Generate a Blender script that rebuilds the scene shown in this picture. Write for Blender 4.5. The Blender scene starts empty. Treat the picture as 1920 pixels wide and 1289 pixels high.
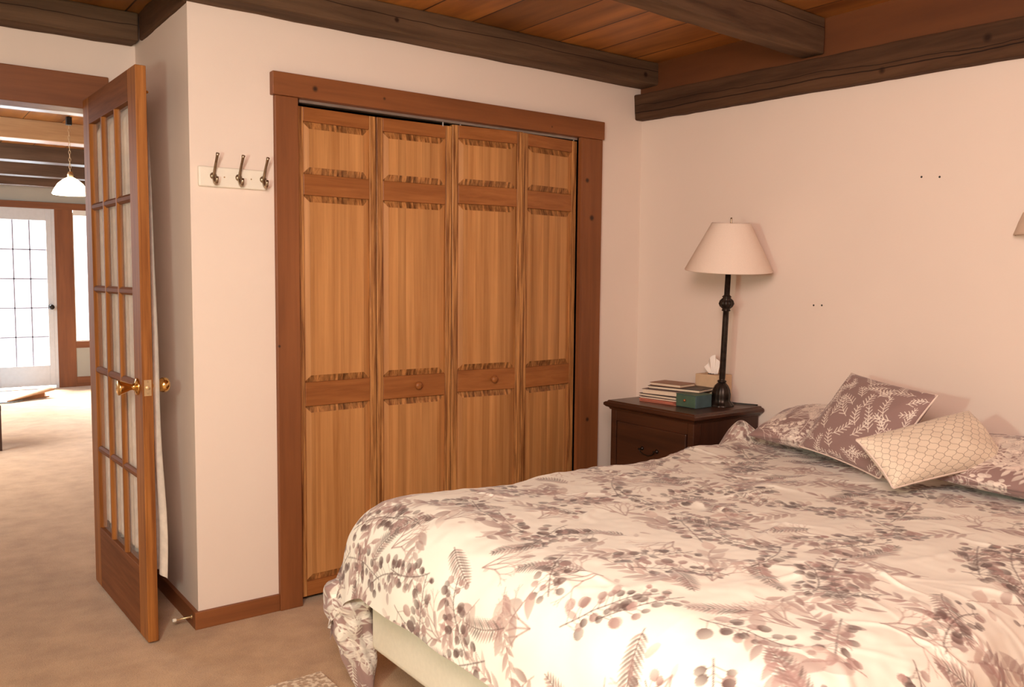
import bpy, math, random
import numpy as np
from mathutils import Vector, Matrix
random.seed(7)
SC = bpy.context.scene
COL = SC.collection

# ------------------------------------------------------------------ camera
cam_d = bpy.data.cameras.new('camera')
cam = bpy.data.objects.new('camera', cam_d)
COL.objects.link(cam)
cam_d.sensor_width = 36.0
cam_d.lens = 1603.5678 * 36.0 / 1920.0
cam_d.clip_start = 0.02
_R = Vector((0.80350127, -0.59522925, 0.00937251))
_U = Vector((0.03786668, 0.06681587, 0.99704652))
_F = Vector((0.59409749, 0.80077324, -0.07622599))
cam.matrix_world = Matrix(((_R.x, _U.x, -_F.x, -3.1889), (_R.y, _U.y, -_F.y, -3.1972), (_R.z, _U.z, -_F.z, 1.3208), (0, 0, 0, 1)))
SC.camera = cam

# ------------------------------------------------------------------ world, light, exposure
W = bpy.data.worlds.new('world'); SC.world = W
W.use_nodes = True
W.node_tree.nodes['Background'].inputs[0].default_value = (0.86, 0.93, 1.0, 1)
W.node_tree.nodes['Background'].inputs[1].default_value = 3.0
SC.view_settings.view_transform = 'Standard'
SC.view_settings.look = 'None'
SC.view_settings.gamma = 1.0
SC.view_settings.use_curve_mapping = False
SC.view_settings.exposure = -0.12


def light(name, kind, loc, energy, color, size=0.1, size_y=None, aim=None, spread=None):
    d = bpy.data.lights.new(name, kind)
    d.energy = energy; d.color = color
    if kind == 'AREA':
        d.shape = 'RECTANGLE'; d.size = size; d.size_y = size_y or size
        if spread: d.spread = spread
    else:
        d.shadow_soft_size = size
    o = bpy.data.objects.new(name, d); COL.objects.link(o); o.location = loc
    if aim is not None:
        o.rotation_euler = (Vector(aim) - Vector(loc)).to_track_quat('-Z', 'Y').to_euler()
    return o


# the bedside lamp that lights the bedroom stands beside the photographer
light('bedroom_lamp_light', 'POINT', (-3.50, -2.36, 1.36), 75, (0.80, 1.0, 0.83), 0.07)
# added soft fill above the photographer, stands for no lamp in the room
light('bedroom_fill_light', 'AREA', (-3.35, -3.1, 2.15), 108, (1.0, 0.76, 0.68), 1.0, 1.0, aim=(-0.3, -0.6, 1.3))
# added fill inside the living room, then daylight entering by the patio door
light('living_room_fill_light', 'AREA', (-4.3, 4.2, 1.6), 210, (0.86, 0.92, 1.0), 2.6, 1.8, aim=(-1.5, 5.0, 0.0))
light('patio_daylight', 'AREA', (-1.9, 11.0, 4.0), 6500, (0.92, 0.95, 1.0), 3.0, 2.0, aim=(-2.0, 5.0, 0.0))


# ------------------------------------------------------------------ objects and tags
def tag(o, label=None, cat=None, group=None, kind=None):
    if label: o['label'] = label
    if cat: o['category'] = cat
    if group: o['group'] = group
    if kind: o['kind'] = kind
    return o


def thing(name, loc, label, cat, group=None, kind=None):
    o = bpy.data.objects.new(name, None); COL.objects.link(o)
    o.location = loc; o.empty_display_size = 0.05
    return tag(o, label, cat, group, kind)


def world_loc(o):
    v = Vector((0, 0, 0))
    while o is not None:
        v = v + o.location; o = o.parent
    return v


class MB:
    """collects shapes in world coordinates and links them as one mesh object"""
    def __init__(s): s.v = []; s.f = []; s.m = []
    def add(s, vs, fs, mi=0, T=None):
        n = len(s.v)
        for p in vs:
            p = Vector(p)
            if T is not None: p = T @ p
            s.v.append(p)
        for f in fs:
            s.f.append(tuple(n + i for i in f)); s.m.append(mi)
        return s
    def box(s, x0, y0, z0, x1, y1, z1, mi=0, T=None):
        if x0 > x1: x0, x1 = x1, x0
        if y0 > y1: y0, y1 = y1, y0
        if z0 > z1: z0, z1 = z1, z0
        vs = [(x0, y0, z0), (x1, y0, z0), (x1, y1, z0), (x0, y1, z0), (x0, y0, z1), (x1, y0, z1), (x1, y1, z1), (x0, y1, z1)]
        return s.add(vs, [(0, 3, 2, 1), (4, 5, 6, 7), (0, 1, 5, 4), (1, 2, 6, 5), (2, 3, 7, 6), (3, 0, 4, 7)], mi, T)
    def lathe(s, prof, n=24, mi=0, T=None, caps=True, ripple=None):
        vs = []; fs = []
        for (r, z) in prof:
            for k in range(n):
                a = 2 * math.pi * k / n
                rr = r * (1 + (ripple(a, z) if ripple else 0))
                vs.append((rr * math.cos(a), rr * math.sin(a), z))
        for i in range(len(prof) - 1):
            for k in range(n):
                k2 = (k + 1) % n
                fs.append((i * n + k, i * n + k2, (i + 1) * n + k2, (i + 1) * n + k))
        if caps:
            fs.append(tuple(range(n - 1, -1, -1)))
            b = (len(prof) - 1) * n
            fs.append(tuple(b + k for k in range(n)))
        return s.add(vs, fs, mi, T)
    def tube(s, pts, r, n=8, mi=0, caps=True):
        pts = [Vector(p) for p in pts]
        rs = r if isinstance(r, (list, tuple)) else [r] * len(pts)
        vs = []; fs = []
        prev = None
        for i, p in enumerate(pts):
            t = (pts[min(i + 1, len(pts) - 1)] - pts[max(i - 1, 0)]).normalized()
            if prev is None:
                a = Vector((0, 0, 1)) if abs(t.z) < 0.9 else Vector((1, 0, 0))
                u = t.cross(a).normalized()
            else:
                u = (prev - t * prev.dot(t)).normalized()
            prev = u; w = t.cross(u)
            for k in range(n):
                an = 2 * math.pi * k / n
                vs.append(p + (u * math.cos(an) + w * math.sin(an)) * rs[i])
        for i in range(len(pts) - 1):
            for k in range(n):
                k2 = (k + 1) % n
                fs.append((i * n + k, i * n + k2, (i + 1) * n + k2, (i + 1) * n + k))
        if caps:
            fs.append(tuple(range(n - 1, -1, -1)))
            b = (len(pts) - 1) * n
            fs.append(tuple(b + k for k in range(n)))
        return s.add(vs, fs, mi)
    def build(s, name, mats, parent=None, bevel=0, smooth=False, seg=2):
        if not isinstance(mats, (list, tuple)): mats = [mats]
        off = world_loc(parent) if parent is not None else Vector((0, 0, 0))
        me = bpy.data.meshes.new(name)
        me.from_pydata([tuple(p - off) for p in s.v], [], s.f)
        for m in mats: me.materials.append(m)
        me.polygons.foreach_set('material_index', s.m)
        if smooth: me.polygons.foreach_set('use_smooth', [True] * len(me.polygons))
        me.update()
        o = bpy.data.objects.new(name, me); COL.objects.link(o)
        if parent is not None: o.parent = parent
        if bevel:
            b = o.modifiers.new('bevel', 'BEVEL'); b.width = bevel; b.segments = seg; b.limit_method = 'ANGLE'
            b.angle_limit = math.radians(40)
        return o


def grid_mesh(name, P, mats, parent=None, color=None, smooth=True):
    """P: array (nu, nv, 3) of world points; color: (nu, nv, 3) attribute"""
    nu, nv = P.shape[:2]
    off = np.array(world_loc(parent)) if parent is not None else np.zeros(3)
    me = bpy.data.meshes.new(name)
    V = (P.reshape(-1, 3) - off).astype(np.float32)
    i, j = np.meshgrid(np.arange(nu - 1), np.arange(nv - 1), indexing='ij')
    a = (i * nv + j).ravel()
    F = np.stack([a, a + nv, a + nv + 1, a + 1], 1).astype(np.int32)
    me.vertices.add(len(V)); me.vertices.foreach_set('co', V.ravel())
    me.loops.add(F.size); me.loops.foreach_set('vertex_index', F.ravel())
    me.polygons.add(len(F))
    me.polygons.foreach_set('loop_start', np.arange(0, F.size, 4, dtype=np.int32))
    me.polygons.foreach_set('use_smooth', np.full(len(F), smooth))
    me.update(calc_edges=True)
    if not isinstance(mats, (list, tuple)): mats = [mats]
    for m in mats: me.materials.append(m)
    if color is not None:
        at = me.color_attributes.new('print', 'FLOAT_COLOR', 'POINT')
        c = np.ones((len(V), 4), np.float32); c[:, :3] = color.reshape(-1, 3)
        at.data.foreach_set('color', c.ravel())
    o = bpy.data.objects.new(name, me); COL.objects.link(o)
    if parent is not None: o.parent = parent
    return o


# ------------------------------------------------------------------ materials
def new_mat(name):
    m = bpy.data.materials.new(name); m.use_nodes = True
    nt = m.node_tree; b = nt.nodes['Principled BSDF']
    return m, nt, b


def setin(b, **kw):
    for k, v in kw.items():
        b.inputs[k.replace('_', ' ')].default_value = v


def plain(name, col, rough=0.5, metal=0.0, noise=0.08, nscale=30, bump=0.0, bscale=200, **kw):
    m, nt, b = new_mat(name)
    L = nt.links.new; N = nt.nodes.new
    setin(b, Roughness=rough, Metallic=metal)
    tc = N('ShaderNodeTexCoord'); nz = N('ShaderNodeTexNoise')
    nz.inputs['Scale'].default_value = nscale; nz.inputs['Detail'].default_value = 4
    L(tc.outputs['Object'], nz.inputs['Vector'])
    r = N('ShaderNodeValToRGB')
    lo = [c * (1 - noise) for c in col]; hi = [min(1, c * (1 + noise)) for c in col]
    r.color_ramp.elements[0].position = 0.3; r.color_ramp.elements[1].position = 0.7
    r.color_ramp.elements[0].color = (*lo, 1); r.color_ramp.elements[1].color = (*hi, 1)
    L(nz.outputs['Fac'], r.inputs['Fac']); L(r.outputs['Color'], b.inputs['Base Color'])
    if bump:
        n2 = N('ShaderNodeTexNoise'); n2.inputs['Scale'].default_value = bscale; n2.inputs['Detail'].default_value = 3
        L(tc.outputs['Object'], n2.inputs['Vector'])
        bp = N('ShaderNodeBump'); bp.inputs['Strength'].default_value = bump; bp.inputs['Distance'].default_value = 0.002
        L(n2.outputs['Fac'], bp.inputs['Height']); L(bp.outputs['Normal'], b.inputs['Normal'])
    for k, v in kw.items(): b.inputs[k].default_value = v
    return m


def wood(name, dark, light_c, axis='z', fine=60, stretch=0.06, rough=0.45, knots=(), knot_r=0.012, streak=0.35, seed=0.0,
         bump=0.15, distort=0.4, planks=None, prange=(0.65, 1.3), seam=0.03, contrast=1.0, cracks=(), knot_col=(0.02, 0.008, 0.004), spec=0.4):
    """grain runs along `axis`; planks=(axis index, width, offset) varies tone per board with a dark seam"""
    m, nt, b = new_mat(name)
    L = nt.links.new; N = nt.nodes.new
    setin(b, Roughness=rough)
    b.inputs['Specular IOR Level'].default_value = spec
    geo = N('ShaderNodeNewGeometry')
    mp = N('ShaderNodeMapping')
    sc = [fine, fine, fine]; sc['xyz'.index(axis)] = fine * stretch
    mp.inputs['Scale'].default_value = sc
    mp.inputs['Location'].default_value = (seed, seed * 1.7, seed * 0.6)
    src = geo.outputs['Position']
    off = None
    if planks:
        ax, wd, of = planks
        sep = N('ShaderNodeSeparateXYZ'); L(geo.outputs['Position'], sep.inputs[0])
        a = N('ShaderNodeMath'); a.operation = 'SUBTRACT'; L(sep.outputs[ax], a.inputs[0]); a.inputs[1].default_value = of
        d = N('ShaderNodeMath'); d.operation = 'DIVIDE'; L(a.outputs[0], d.inputs[0]); d.inputs[1].default_value = wd
        fl = N('ShaderNodeMath'); fl.operation = 'FLOOR'; L(d.outputs[0], fl.inputs[0])
        wn = N('ShaderNodeTexWhiteNoise'); wn.noise_dimensions = '1D'; L(fl.outputs[0], wn.inputs['W'])
        off = wn
        fr = N('ShaderNodeMath'); fr.operation = 'FRACT'; L(d.outputs[0], fr.inputs[0])
        va = N('ShaderNodeVectorMath'); va.operation = 'MULTIPLY_ADD'
        L(wn.outputs['Color'], va.inputs[0]); va.inputs[1].default_value = (7, 7, 7); L(geo.outputs['Position'], va.inputs[2])
        src = va.outputs[0]
    L(src, mp.inputs['Vector'])
    n1 = N('ShaderNodeTexNoise'); n1.inputs['Scale'].default_value = 1.0; n1.inputs['Detail'].default_value = 6
    n1.inputs['Roughness'].default_value = 0.65; n1.inputs['Distortion'].default_value = distort
    L(mp.outputs[0], n1.inputs['Vector'])
    mp2 = N('ShaderNodeMapping'); sc2 = [9, 9, 9]; sc2['xyz'.index(axis)] = 1.1
    mp2.inputs['Scale'].default_value = sc2; L(src, mp2.inputs['Vector'])
    n2 = N('ShaderNodeTexNoise'); n2.inputs['Scale'].default_value = 1.0; n2.inputs['Detail'].default_value = 3
    L(mp2.outputs[0], n2.inputs['Vector'])
    mx = N('ShaderNodeMath'); mx.operation = 'MULTIPLY_ADD'
    L(n2.outputs['Fac'], mx.inputs[0]); mx.inputs[1].default_value = streak
    s1 = N('ShaderNodeMath'); s1.operation = 'MULTIPLY'; L(n1.outputs['Fac'], s1.inputs[0]); s1.inputs[1].default_value = 1 - streak
    L(s1.outputs[0], mx.inputs[2])
    ramp = N('ShaderNodeValToRGB')
    c = 0.16 / contrast
    ramp.color_ramp.elements[0].position = 0.5 - c; ramp.color_ramp.elements[1].position = 0.5 + c
    ramp.color_ramp.elements[0].color = (*dark, 1); ramp.color_ramp.elements[1].color = (*light_c, 1)
    L(mx.outputs[0], ramp.inputs['Fac'])
    colr = ramp.outputs['Color']
    if planks:
        hs = N('ShaderNodeHueSaturation'); L(colr, hs.inputs['Color'])
        mr = N('ShaderNodeMapRange'); L(off.outputs['Value'], mr.inputs['Value'])
        mr.inputs['To Min'].default_value = prange[0]; mr.inputs['To Max'].default_value = prange[1]
        L(mr.outputs[0], hs.inputs['Value'])
        e = N('ShaderNodeMath'); e.operation = 'LESS_THAN'; L(fr.outputs[0], e.inputs[0]); e.inputs[1].default_value = seam
        mc = N('ShaderNodeMix'); mc.data_type = 'RGBA'; L(e.outputs[0], mc.inputs[0]); L(hs.outputs[0], mc.inputs[6])
        mc.inputs[7].default_value = (dark[0] * .25, dark[1] * .25, dark[2] * .25, 1)
        colr = mc.outputs[2]
    for k, kp in enumerate(knots):
        r = knot_r if len(kp) < 4 else kp[3]
        vd = N('ShaderNodeVectorMath'); vd.operation = 'DISTANCE'
        L(geo.outputs['Position'], vd.inputs[0]); vd.inputs[1].default_value = kp[:3]
        k1 = N('ShaderNodeMapRange'); L(vd.outputs['Value'], k1.inputs['Value'])
        k1.inputs['From Min'].default_value = r * 0.6; k1.inputs['From Max'].default_value = r * 1.5
        k1.inputs['To Min'].default_value = 0.9; k1.inputs['To Max'].default_value = 0.0
        mc = N('ShaderNodeMix'); mc.data_type = 'RGBA'; L(k1.outputs[0], mc.inputs[0]); L(colr, mc.inputs[6])
        mc.inputs[7].default_value = (*knot_col, 1)
        colr = mc.outputs[2]
    for (nrm_, c0, wd_, wob) in cracks:      # long thin dark drying cracks lying in a plane, wandering a little
        dt = N('ShaderNodeVectorMath'); dt.operation = 'DOT_PRODUCT'; L(geo.outputs['Position'], dt.inputs[0]); dt.inputs[1].default_value = nrm_
        wz = N('ShaderNodeTexNoise'); wz.inputs['Scale'].default_value = 2.5; wz.inputs['Detail'].default_value = 4; L(geo.outputs['Position'], wz.inputs['Vector'])
        wa = N('ShaderNodeMath'); wa.operation = 'MULTIPLY_ADD'; L(wz.outputs['Fac'], wa.inputs[0]); wa.inputs[1].default_value = wob; L(dt.outputs['Value'], wa.inputs[2])
        sb = N('ShaderNodeMath'); sb.operation = 'SUBTRACT'; L(wa.outputs[0], sb.inputs[0]); sb.inputs[1].default_value = c0 + wob * 0.5
        ab = N('ShaderNodeMath'); ab.operation = 'ABSOLUTE'; L(sb.outputs[0], ab.inputs[0])
        k1 = N('ShaderNodeMapRange'); L(ab.outputs[0], k1.inputs['Value'])
        k1.inputs['From Min'].default_value = wd_ * 0.3; k1.inputs['From Max'].default_value = wd_; k1.inputs['To Min'].default_value = 0.85; k1.inputs['To Max'].default_value = 0.0
        mc = N('ShaderNodeMix'); mc.data_type = 'RGBA'; L(k1.outputs[0], mc.inputs[0]); L(colr, mc.inputs[6]); mc.inputs[7].default_value = (0.006, 0.003, 0.002, 1)
        colr = mc.outputs[2]
    L(colr, b.inputs['Base Color'])
    if bump:
        bp = N('ShaderNodeBump'); bp.inputs['Strength'].default_value = bump; bp.inputs['Distance'].default_value = 0.003
        L(n1.outputs['Fac'], bp.inputs['Height']); L(bp.outputs['Normal'], b.inputs['Normal'])
    return m


def cloth(name, rough=0.9, weave=0.15, scale=900, sheen=0.2, sub=None):
    """fabric whose colour is the printed pattern stored on the cloth"""
    m, nt, b = new_mat(name); L = nt.links.new; N = nt.nodes.new
    setin(b, Roughness=rough); b.inputs['Sheen Weight'].default_value = sheen
    b.inputs['Specular IOR Level'].default_value = 0.2
    at = N('ShaderNodeAttribute'); at.attribute_name = 'print'
    L(at.outputs['Color'], b.inputs['Base Color'])
    geo = N('ShaderNodeNewGeometry'); nz = N('ShaderNodeTexNoise'); nz.inputs['Scale'].default_value = scale
    L(geo.outputs['Position'], nz.inputs['Vector'])
    bp = N('ShaderNodeBump'); bp.inputs['Strength'].default_value = weave; bp.inputs['Distance'].default_value = 0.001
    L(nz.outputs['Fac'], bp.inputs['Height']); L(bp.outputs['Normal'], b.inputs['Normal'])
    return m


M = {}
WALLC = (0.83, 0.69, 0.60)
M['wall'] = plain('wall_paint', WALLC, 0.75, noise=0.012, nscale=3, bump=0.12, bscale=160)
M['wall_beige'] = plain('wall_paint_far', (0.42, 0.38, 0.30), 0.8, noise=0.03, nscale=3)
M['white_paint'] = plain('white_paint', (0.86, 0.79, 0.68), 0.45, noise=0.02)
M['door_white'] = plain('door_white_paint', (0.62, 0.59, 0.56), 0.4, noise=0.03)
M['trim'] = wood('trim_pine_x', (0.165, 0.052, 0.017), (0.28, 0.095, 0.030), 'x', 40, 0.05, 0.5, streak=0.6,
                 knots=[(-1.80, -0.03, 2.043, .010), (-1.50, -0.03, 2.045, .006), (-0.62, -0.03, 2.03, .005)], bump=0.05)
M['trim_v'] = wood('trim_pine_z', (0.165, 0.052, 0.017), (0.28, 0.095, 0.030), 'z', 40, 0.05, 0.5, streak=0.6,
                   knots=[(-0.385, -0.02, 1.80, .010), (-0.352, -0.02, 1.62, .012), (-0.36, -0.02, 0.62, .009), (-1.95, -.02, 1.05, .005)], bump=0.05)
M['trim_y'] = wood('trim_pine_y', (0.17, 0.052, 0.017), (0.30, 0.10, 0.032), 'y', 40, 0.05, 0.5, streak=0.6, bump=0.05)
PD, PL = (0.36, 0.145, 0.042), (0.66, 0.32, 0.115)
M['pine'] = wood('pine_vertical', PD, PL, 'z', 30, 0.03, 0.42, streak=0.30, contrast=0.9, bump=0.05, seed=3, planks=(0, 0.038, 0.0), prange=(0.88, 1.13), seam=0.0)
M['pine_stile'] = wood('pine_stile', (0.17, 0.055, 0.014), (0.62, 0.29, 0.095), 'z', 95, 0.03, 0.42, streak=0.15, contrast=1.5, bump=0.1, seed=5)
M['pine_rail'] = wood('pine_rail', (0.24, 0.075, 0.018), (0.40, 0.145, 0.040), 'x', 50, 0.05, 0.42, streak=0.35, bump=0.05, seed=8)
M['pine_end'] = wood('pine_panel_bevel', (0.17, 0.058, 0.015), (0.50, 0.22, 0.07), 'z', 62, 0.004, 0.5, streak=0.12, contrast=1.5, bump=0.03, seed=2, distort=0.0, planks=(0, 0.011, 0.0), prange=(0.6, 1.25), seam=0.0)
M['french'] = wood('french_door_stain', (0.19, 0.060, 0.014), (0.46, 0.18, 0.045), 'z', 70, 0.03, 0.5, streak=0.35, contrast=1.0, bump=0.05, seed=1, spec=0.2)
M['french_rail'] = wood('french_door_rail', (0.15, 0.052, 0.018), (0.27, 0.10, 0.035), 'y', 50, 0.05, 0.6, streak=0.35, bump=0.05, seed=1, spec=0.12)
BD, BL = (0.058, 0.030, 0.017), (0.185, 0.105, 0.058)
M['beam_x'] = wood('rough_beam_x', BD, BL, 'x', 22, 0.07, 0.8, streak=0.45, bump=0.8, seed=4, knots=[(-1.49, -0.12, 2.34, .009), (-0.10, -0.12, 2.33, .011)], spec=0.2, cracks=[((-.004, 0, 1), 2.358, .0022, .03)])
M['beam_y'] = wood('rough_beam_y', (0.040, 0.018, 0.009), (0.120, 0.058, 0.028), 'y', 22, 0.07, 0.8, streak=0.45, bump=0.8, seed=9,
                   knots=[(-0.06, -1.34, 2.13, .012), (-0.06, -1.73, 2.17, .013)], spec=0.2, cracks=[((0, -.02, 1), 2.166, .0035, .03), ((0, -.035, 1), 2.205, .002, .05)])
M['plank'] = wood('ceiling_planks', (0.15, 0.045, 0.010), (0.55, 0.22, 0.05), 'y', 9, 0.25, 0.45, streak=0.75, bump=0.1, planks=(0, 0.24, -2.09), contrast=0.8)
M['fascia'] = wood('ceiling_edge_board', (0.12, 0.038, 0.012), (0.19, 0.062, 0.018), 'y', 9, 0.2, 0.6, streak=0.5, bump=0.05)
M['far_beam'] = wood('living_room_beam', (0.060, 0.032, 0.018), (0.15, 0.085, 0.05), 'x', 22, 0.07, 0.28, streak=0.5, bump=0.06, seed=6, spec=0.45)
M['far_beam_painted_lit'] = wood('living_room_beam_painted_lit', (0.36, 0.19, 0.09), (0.62, 0.38, 0.20), 'x', 22, 0.07, 0.32, streak=0.5, bump=0.06, seed=6, spec=0.35)  # same beam wood, with the light on its face put into the colour
M['dark_wood'] = wood('nightstand_mahogany', (0.028, 0.009, 0.005), (0.072, 0.023, 0.010), 'y', 40, 0.06, 0.32, streak=0.5, bump=0.03, spec=0.5)
M['dark_wood_x'] = wood('nightstand_mahogany_side', (0.030, 0.010, 0.006), (0.07, 0.024, 0.012), 'z', 40, 0.06, 0.35, streak=0.5, bump=0.03)
M['bronze'] = plain('dark_bronze', (0.030, 0.020, 0.015), 0.38, 0.6, noise=0.5, nscale=60)
M['brass'] = plain('polished_brass', (0.80, 0.53, 0.20), 0.16, 1.0, noise=0.05)
M['brass_dull'] = plain('dull_brass', (0.62, 0.45, 0.26), 0.35, 0.8, noise=0.1)
M['nickel'] = plain('brushed_nickel', (0.40, 0.31, 0.22), 0.32, 1.0, noise=0.2, nscale=80)
M['black'] = plain('black_iron', (0.02, 0.018, 0.016), 0.5, 0.3)
M['steel'] = plain('track_steel', (0.55, 0.52, 0.48), 0.35, 0.9)
M['painted_dark'] = plain('painted_interior_shade', (0.03, 0.02, 0.015), 0.9)  # near black colour stands in for shade inside closet and tissue box
M['shade'] = plain('lampshade_linen', (0.82, 0.66, 0.56), 0.9, noise=0.03, nscale=300, bump=0.3, bscale=700)
M['boxspring'] = plain('box_spring_ticking', (0.72, 0.67, 0.55), 0.85, noise=0.03, nscale=80, bump=0.2, bscale=400)
M['mattress'] = plain('mattress_white', (0.80, 0.76, 0.70), 0.85)
M['sheer'] = plain('sheer_lace', (0.88, 0.78, 0.68), 0.9, noise=0.10, nscale=35, bump=0.3, bscale=90)
M['tissue'] = plain('tissue_paper', (0.90, 0.82, 0.76), 0.9, noise=0.02)
M['tissue_box'] = plain('tissue_box_tan', (0.66, 0.46, 0.29), 0.8, noise=0.05)
M['green'] = plain('box_green', (0.065, 0.115, 0.075), 0.6, noise=0.15)
M['teal'] = plain('box_teal', (0.050, 0.090, 0.100), 0.65, noise=0.15)
M['copper'] = plain('copper_knob', (0.36, 0.13, 0.05), 0.4, 0.4)
M['paper'] = plain('book_pages', (0.78, 0.62, 0.47), 0.85, noise=0.06, nscale=200)
M['cover_tan'] = plain('cover_tan', (0.33, 0.18, 0.115), 0.6)
M['cover_black'] = plain('cover_black', (0.035, 0.025, 0.025), 0.45)
M['cover_brown'] = plain('cover_brown', (0.16, 0.075, 0.045), 0.5)
M['cover_pink'] = plain('cover_pink', (0.55, 0.17, 0.11), 0.55)
M['cover_grey'] = plain('cover_grey', (0.20, 0.13, 0.12), 0.55)
M['rubber'] = plain('white_rubber', (0.85, 0.78, 0.66), 0.6)
M['glass'], _nt, _b = new_mat('window_glass')
setin(_b, Roughness=0.02, Alpha=0.10); _b.inputs['Base Color'].default_value = (0.9, 0.92, 0.9, 1)
_b.inputs['Specular IOR Level'].default_value = 0.6
M['caming'] = plain('grey_muntin', (0.38, 0.35, 0.40), 0.5)
M['glow'], _nt, _b = new_mat('glowing_glass_shade')
_b.inputs['Emission Color'].default_value = (1.0, 0.80, 0.50, 1); _b.inputs['Emission Strength'].default_value = 9.0
M['sconce'] = plain('frosted_shade', (0.70, 0.52, 0.40), 0.7, noise=0.04)
M['ground'] = plain('snowy_ground', (0.75, 0.78, 0.8), 0.9)
M['rug_under'] = plain('rug_backing_tan', (0.48, 0.26, 0.13), 0.9)
M['comforter'] = cloth('comforter_cotton', weave=0.12)
M['pillow'] = cloth('pillow_cotton', weave=0.2)
M['piping'] = plain('cream_piping', (0.74, 0.60, 0.52), 0.8)


def carpet():
    m, nt, b = new_mat('carpet_pile'); L = nt.links.new; N = nt.nodes.new
    setin(b, Roughness=1.0); b.inputs['Specular IOR Level'].default_value = 0.05; b.inputs['Sheen Weight'].default_value = 0.3
    geo = N('ShaderNodeNewGeometry')
    a = N('ShaderNodeTexNoise'); a.inputs['Scale'].default_value = 260; a.inputs['Detail'].default_value = 4
    c = N('ShaderNodeTexNoise'); c.inputs['Scale'].default_value = 7; c.inputs['Detail'].default_value = 5; c.inputs['Roughness'].default_value = 0.6
    L(geo.outputs['Position'], a.inputs['Vector']); L(geo.outputs['Position'], c.inputs['Vector'])
    mx = N('ShaderNodeMath'); mx.operation = 'MULTIPLY_ADD'; L(a.outputs['Fac'], mx.inputs[0]); mx.inputs[1].default_value = 0.55
    m2 = N('ShaderNodeMath'); m2.operation = 'MULTIPLY'; L(c.outputs['Fac'], m2.inputs[0]); m2.inputs[1].default_value = 0.45
    L(m2.outputs[0], mx.inputs[2])
    r = N('ShaderNodeValToRGB'); r.color_ramp.elements[0].position = 0.38; r.color_ramp.elements[1].position = 0.62
    r.color_ramp.elements[0].color = (0.40, 0.225, 0.105, 1); r.color_ramp.elements[1].color = (0.62, 0.385, 0.20, 1)
    L(mx.outputs[0], r.inputs['Fac']); L(r.outputs['Color'], b.inputs['Base Color'])
    bp = N('ShaderNodeBump'); bp.inputs['Strength'].default_value = 0.7; bp.inputs['Distance'].default_value = 0.006
    L(mx.outputs[0], bp.inputs['Height']); L(bp.outputs['Normal'], b.inputs['Normal'])
    return m
M['carpet'] = carpet()


def voronoi_rug(name, c1, c2, scale, bump=0.5):
    m, nt, b = new_mat(name); L = nt.links.new; N = nt.nodes.new
    setin(b, Roughness=0.95)
    geo = N('ShaderNodeNewGeometry'); v = N('ShaderNodeTexNoise'); v.inputs['Scale'].default_value = scale; v.inputs['Detail'].default_value = 3
    L(geo.outputs['Position'], v.inputs['Vector'])
    r = N('ShaderNodeValToRGB'); r.color_ramp.elements[0].position = 0.46; r.color_ramp.elements[1].position = 0.56
    r.color_ramp.elements[0].color = (*c1, 1); r.color_ramp.elements[1].color = (*c2, 1)
    L(v.outputs['Fac'], r.inputs['Fac']); L(r.outputs['Color'], b.inputs['Base Color'])
    bp = N('ShaderNodeBump'); bp.inputs['Strength'].default_value = bump; bp.inputs['Distance'].default_value = 0.01
    L(v.outputs['Fac'], bp.inputs['Height']); L(bp.outputs['Normal'], b.inputs['Normal'])
    return m
M['rug_cream'] = voronoi_rug('cream_shag', (0.50, 0.36, 0.25), (0.82, 0.68, 0.52), 60)
M['rug_blue'] = voronoi_rug('blue_grey_rug', (0.16, 0.22, 0.30), (0.42, 0.46, 0.44), 9, 0.1)


# ------------------------------------------------------------------ the shell
def struct(name, mb, mat, label=None, cat=None, parent=None, bevel=0):
    o = mb.build(name, mat, parent, bevel)
    if parent is None: tag(o, label, cat, kind='structure')
    return o

XL, DY = -2.268, 0.757      # outer corner of the closet wall; depth of the alcove
CZ = 2.40                   # ceiling underside
struct('floor', MB().box(-4.6, -4.4, -0.05, 1.2, 8.0, 0.0), M['carpet'], 'beige wall to wall carpet running from the bedroom through the open doorway', 'carpet')
struct('ceiling', MB().box(-4.6, -4.4, CZ, 1.2, 8.0, CZ + 0.05), M['plank'], 'orange brown wooden plank ceiling above the dark beams', 'ceiling')
struct('wall_right', MB().box(0, -4.4, 0, 0.12, 0.85, CZ), M['wall'], 'long pink cream wall behind the bed head and the table lamp', 'wall')
w = MB()
w.box(XL, 0, 0, -1.864, 0.1, CZ).box(-0.426, 0, 0, 0, 0.1, CZ).box(-1.864, 0, 2.01, -0.426, 0.1, CZ)
struct('wall_closet', w, M['wall'], 'cream wall around the wooden closet doors', 'wall')
struct('wall_alcove', MB().box(XL, 0.1, 0, XL + 0.1, DY, CZ), M['wall'], 'narrow shaded wall beside the open glazed door', 'wall')
w = MB()
w.box(-2.430, DY, 0, 0.0, DY + 0.12, CZ).box(-4.6, DY, 0, -3.30, DY + 0.12, CZ).box(-3.30, DY, 2.03, -2.430, DY + 0.12, CZ)
struct('wall_doorway', w, M['wall'], 'pink strip of wall over the open doorway', 'wall')
struct('wall_left', MB().box(-4.72, -4.4, 0, -4.6, 8.0, CZ), M['wall'], 'left wall of the rooms', 'wall')
struct('wall_back', MB().box(-4.6, -4.52, 0, 0.12, -4.4, CZ), M['wall'], 'wall behind the photographer', 'wall')
struct('wall_closet_back', MB().box(-2.16, 0.68, 0, -0.01, 0.70, CZ), M['painted_dark'], 'back of the closet painted near black for its shade', 'wall')
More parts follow.
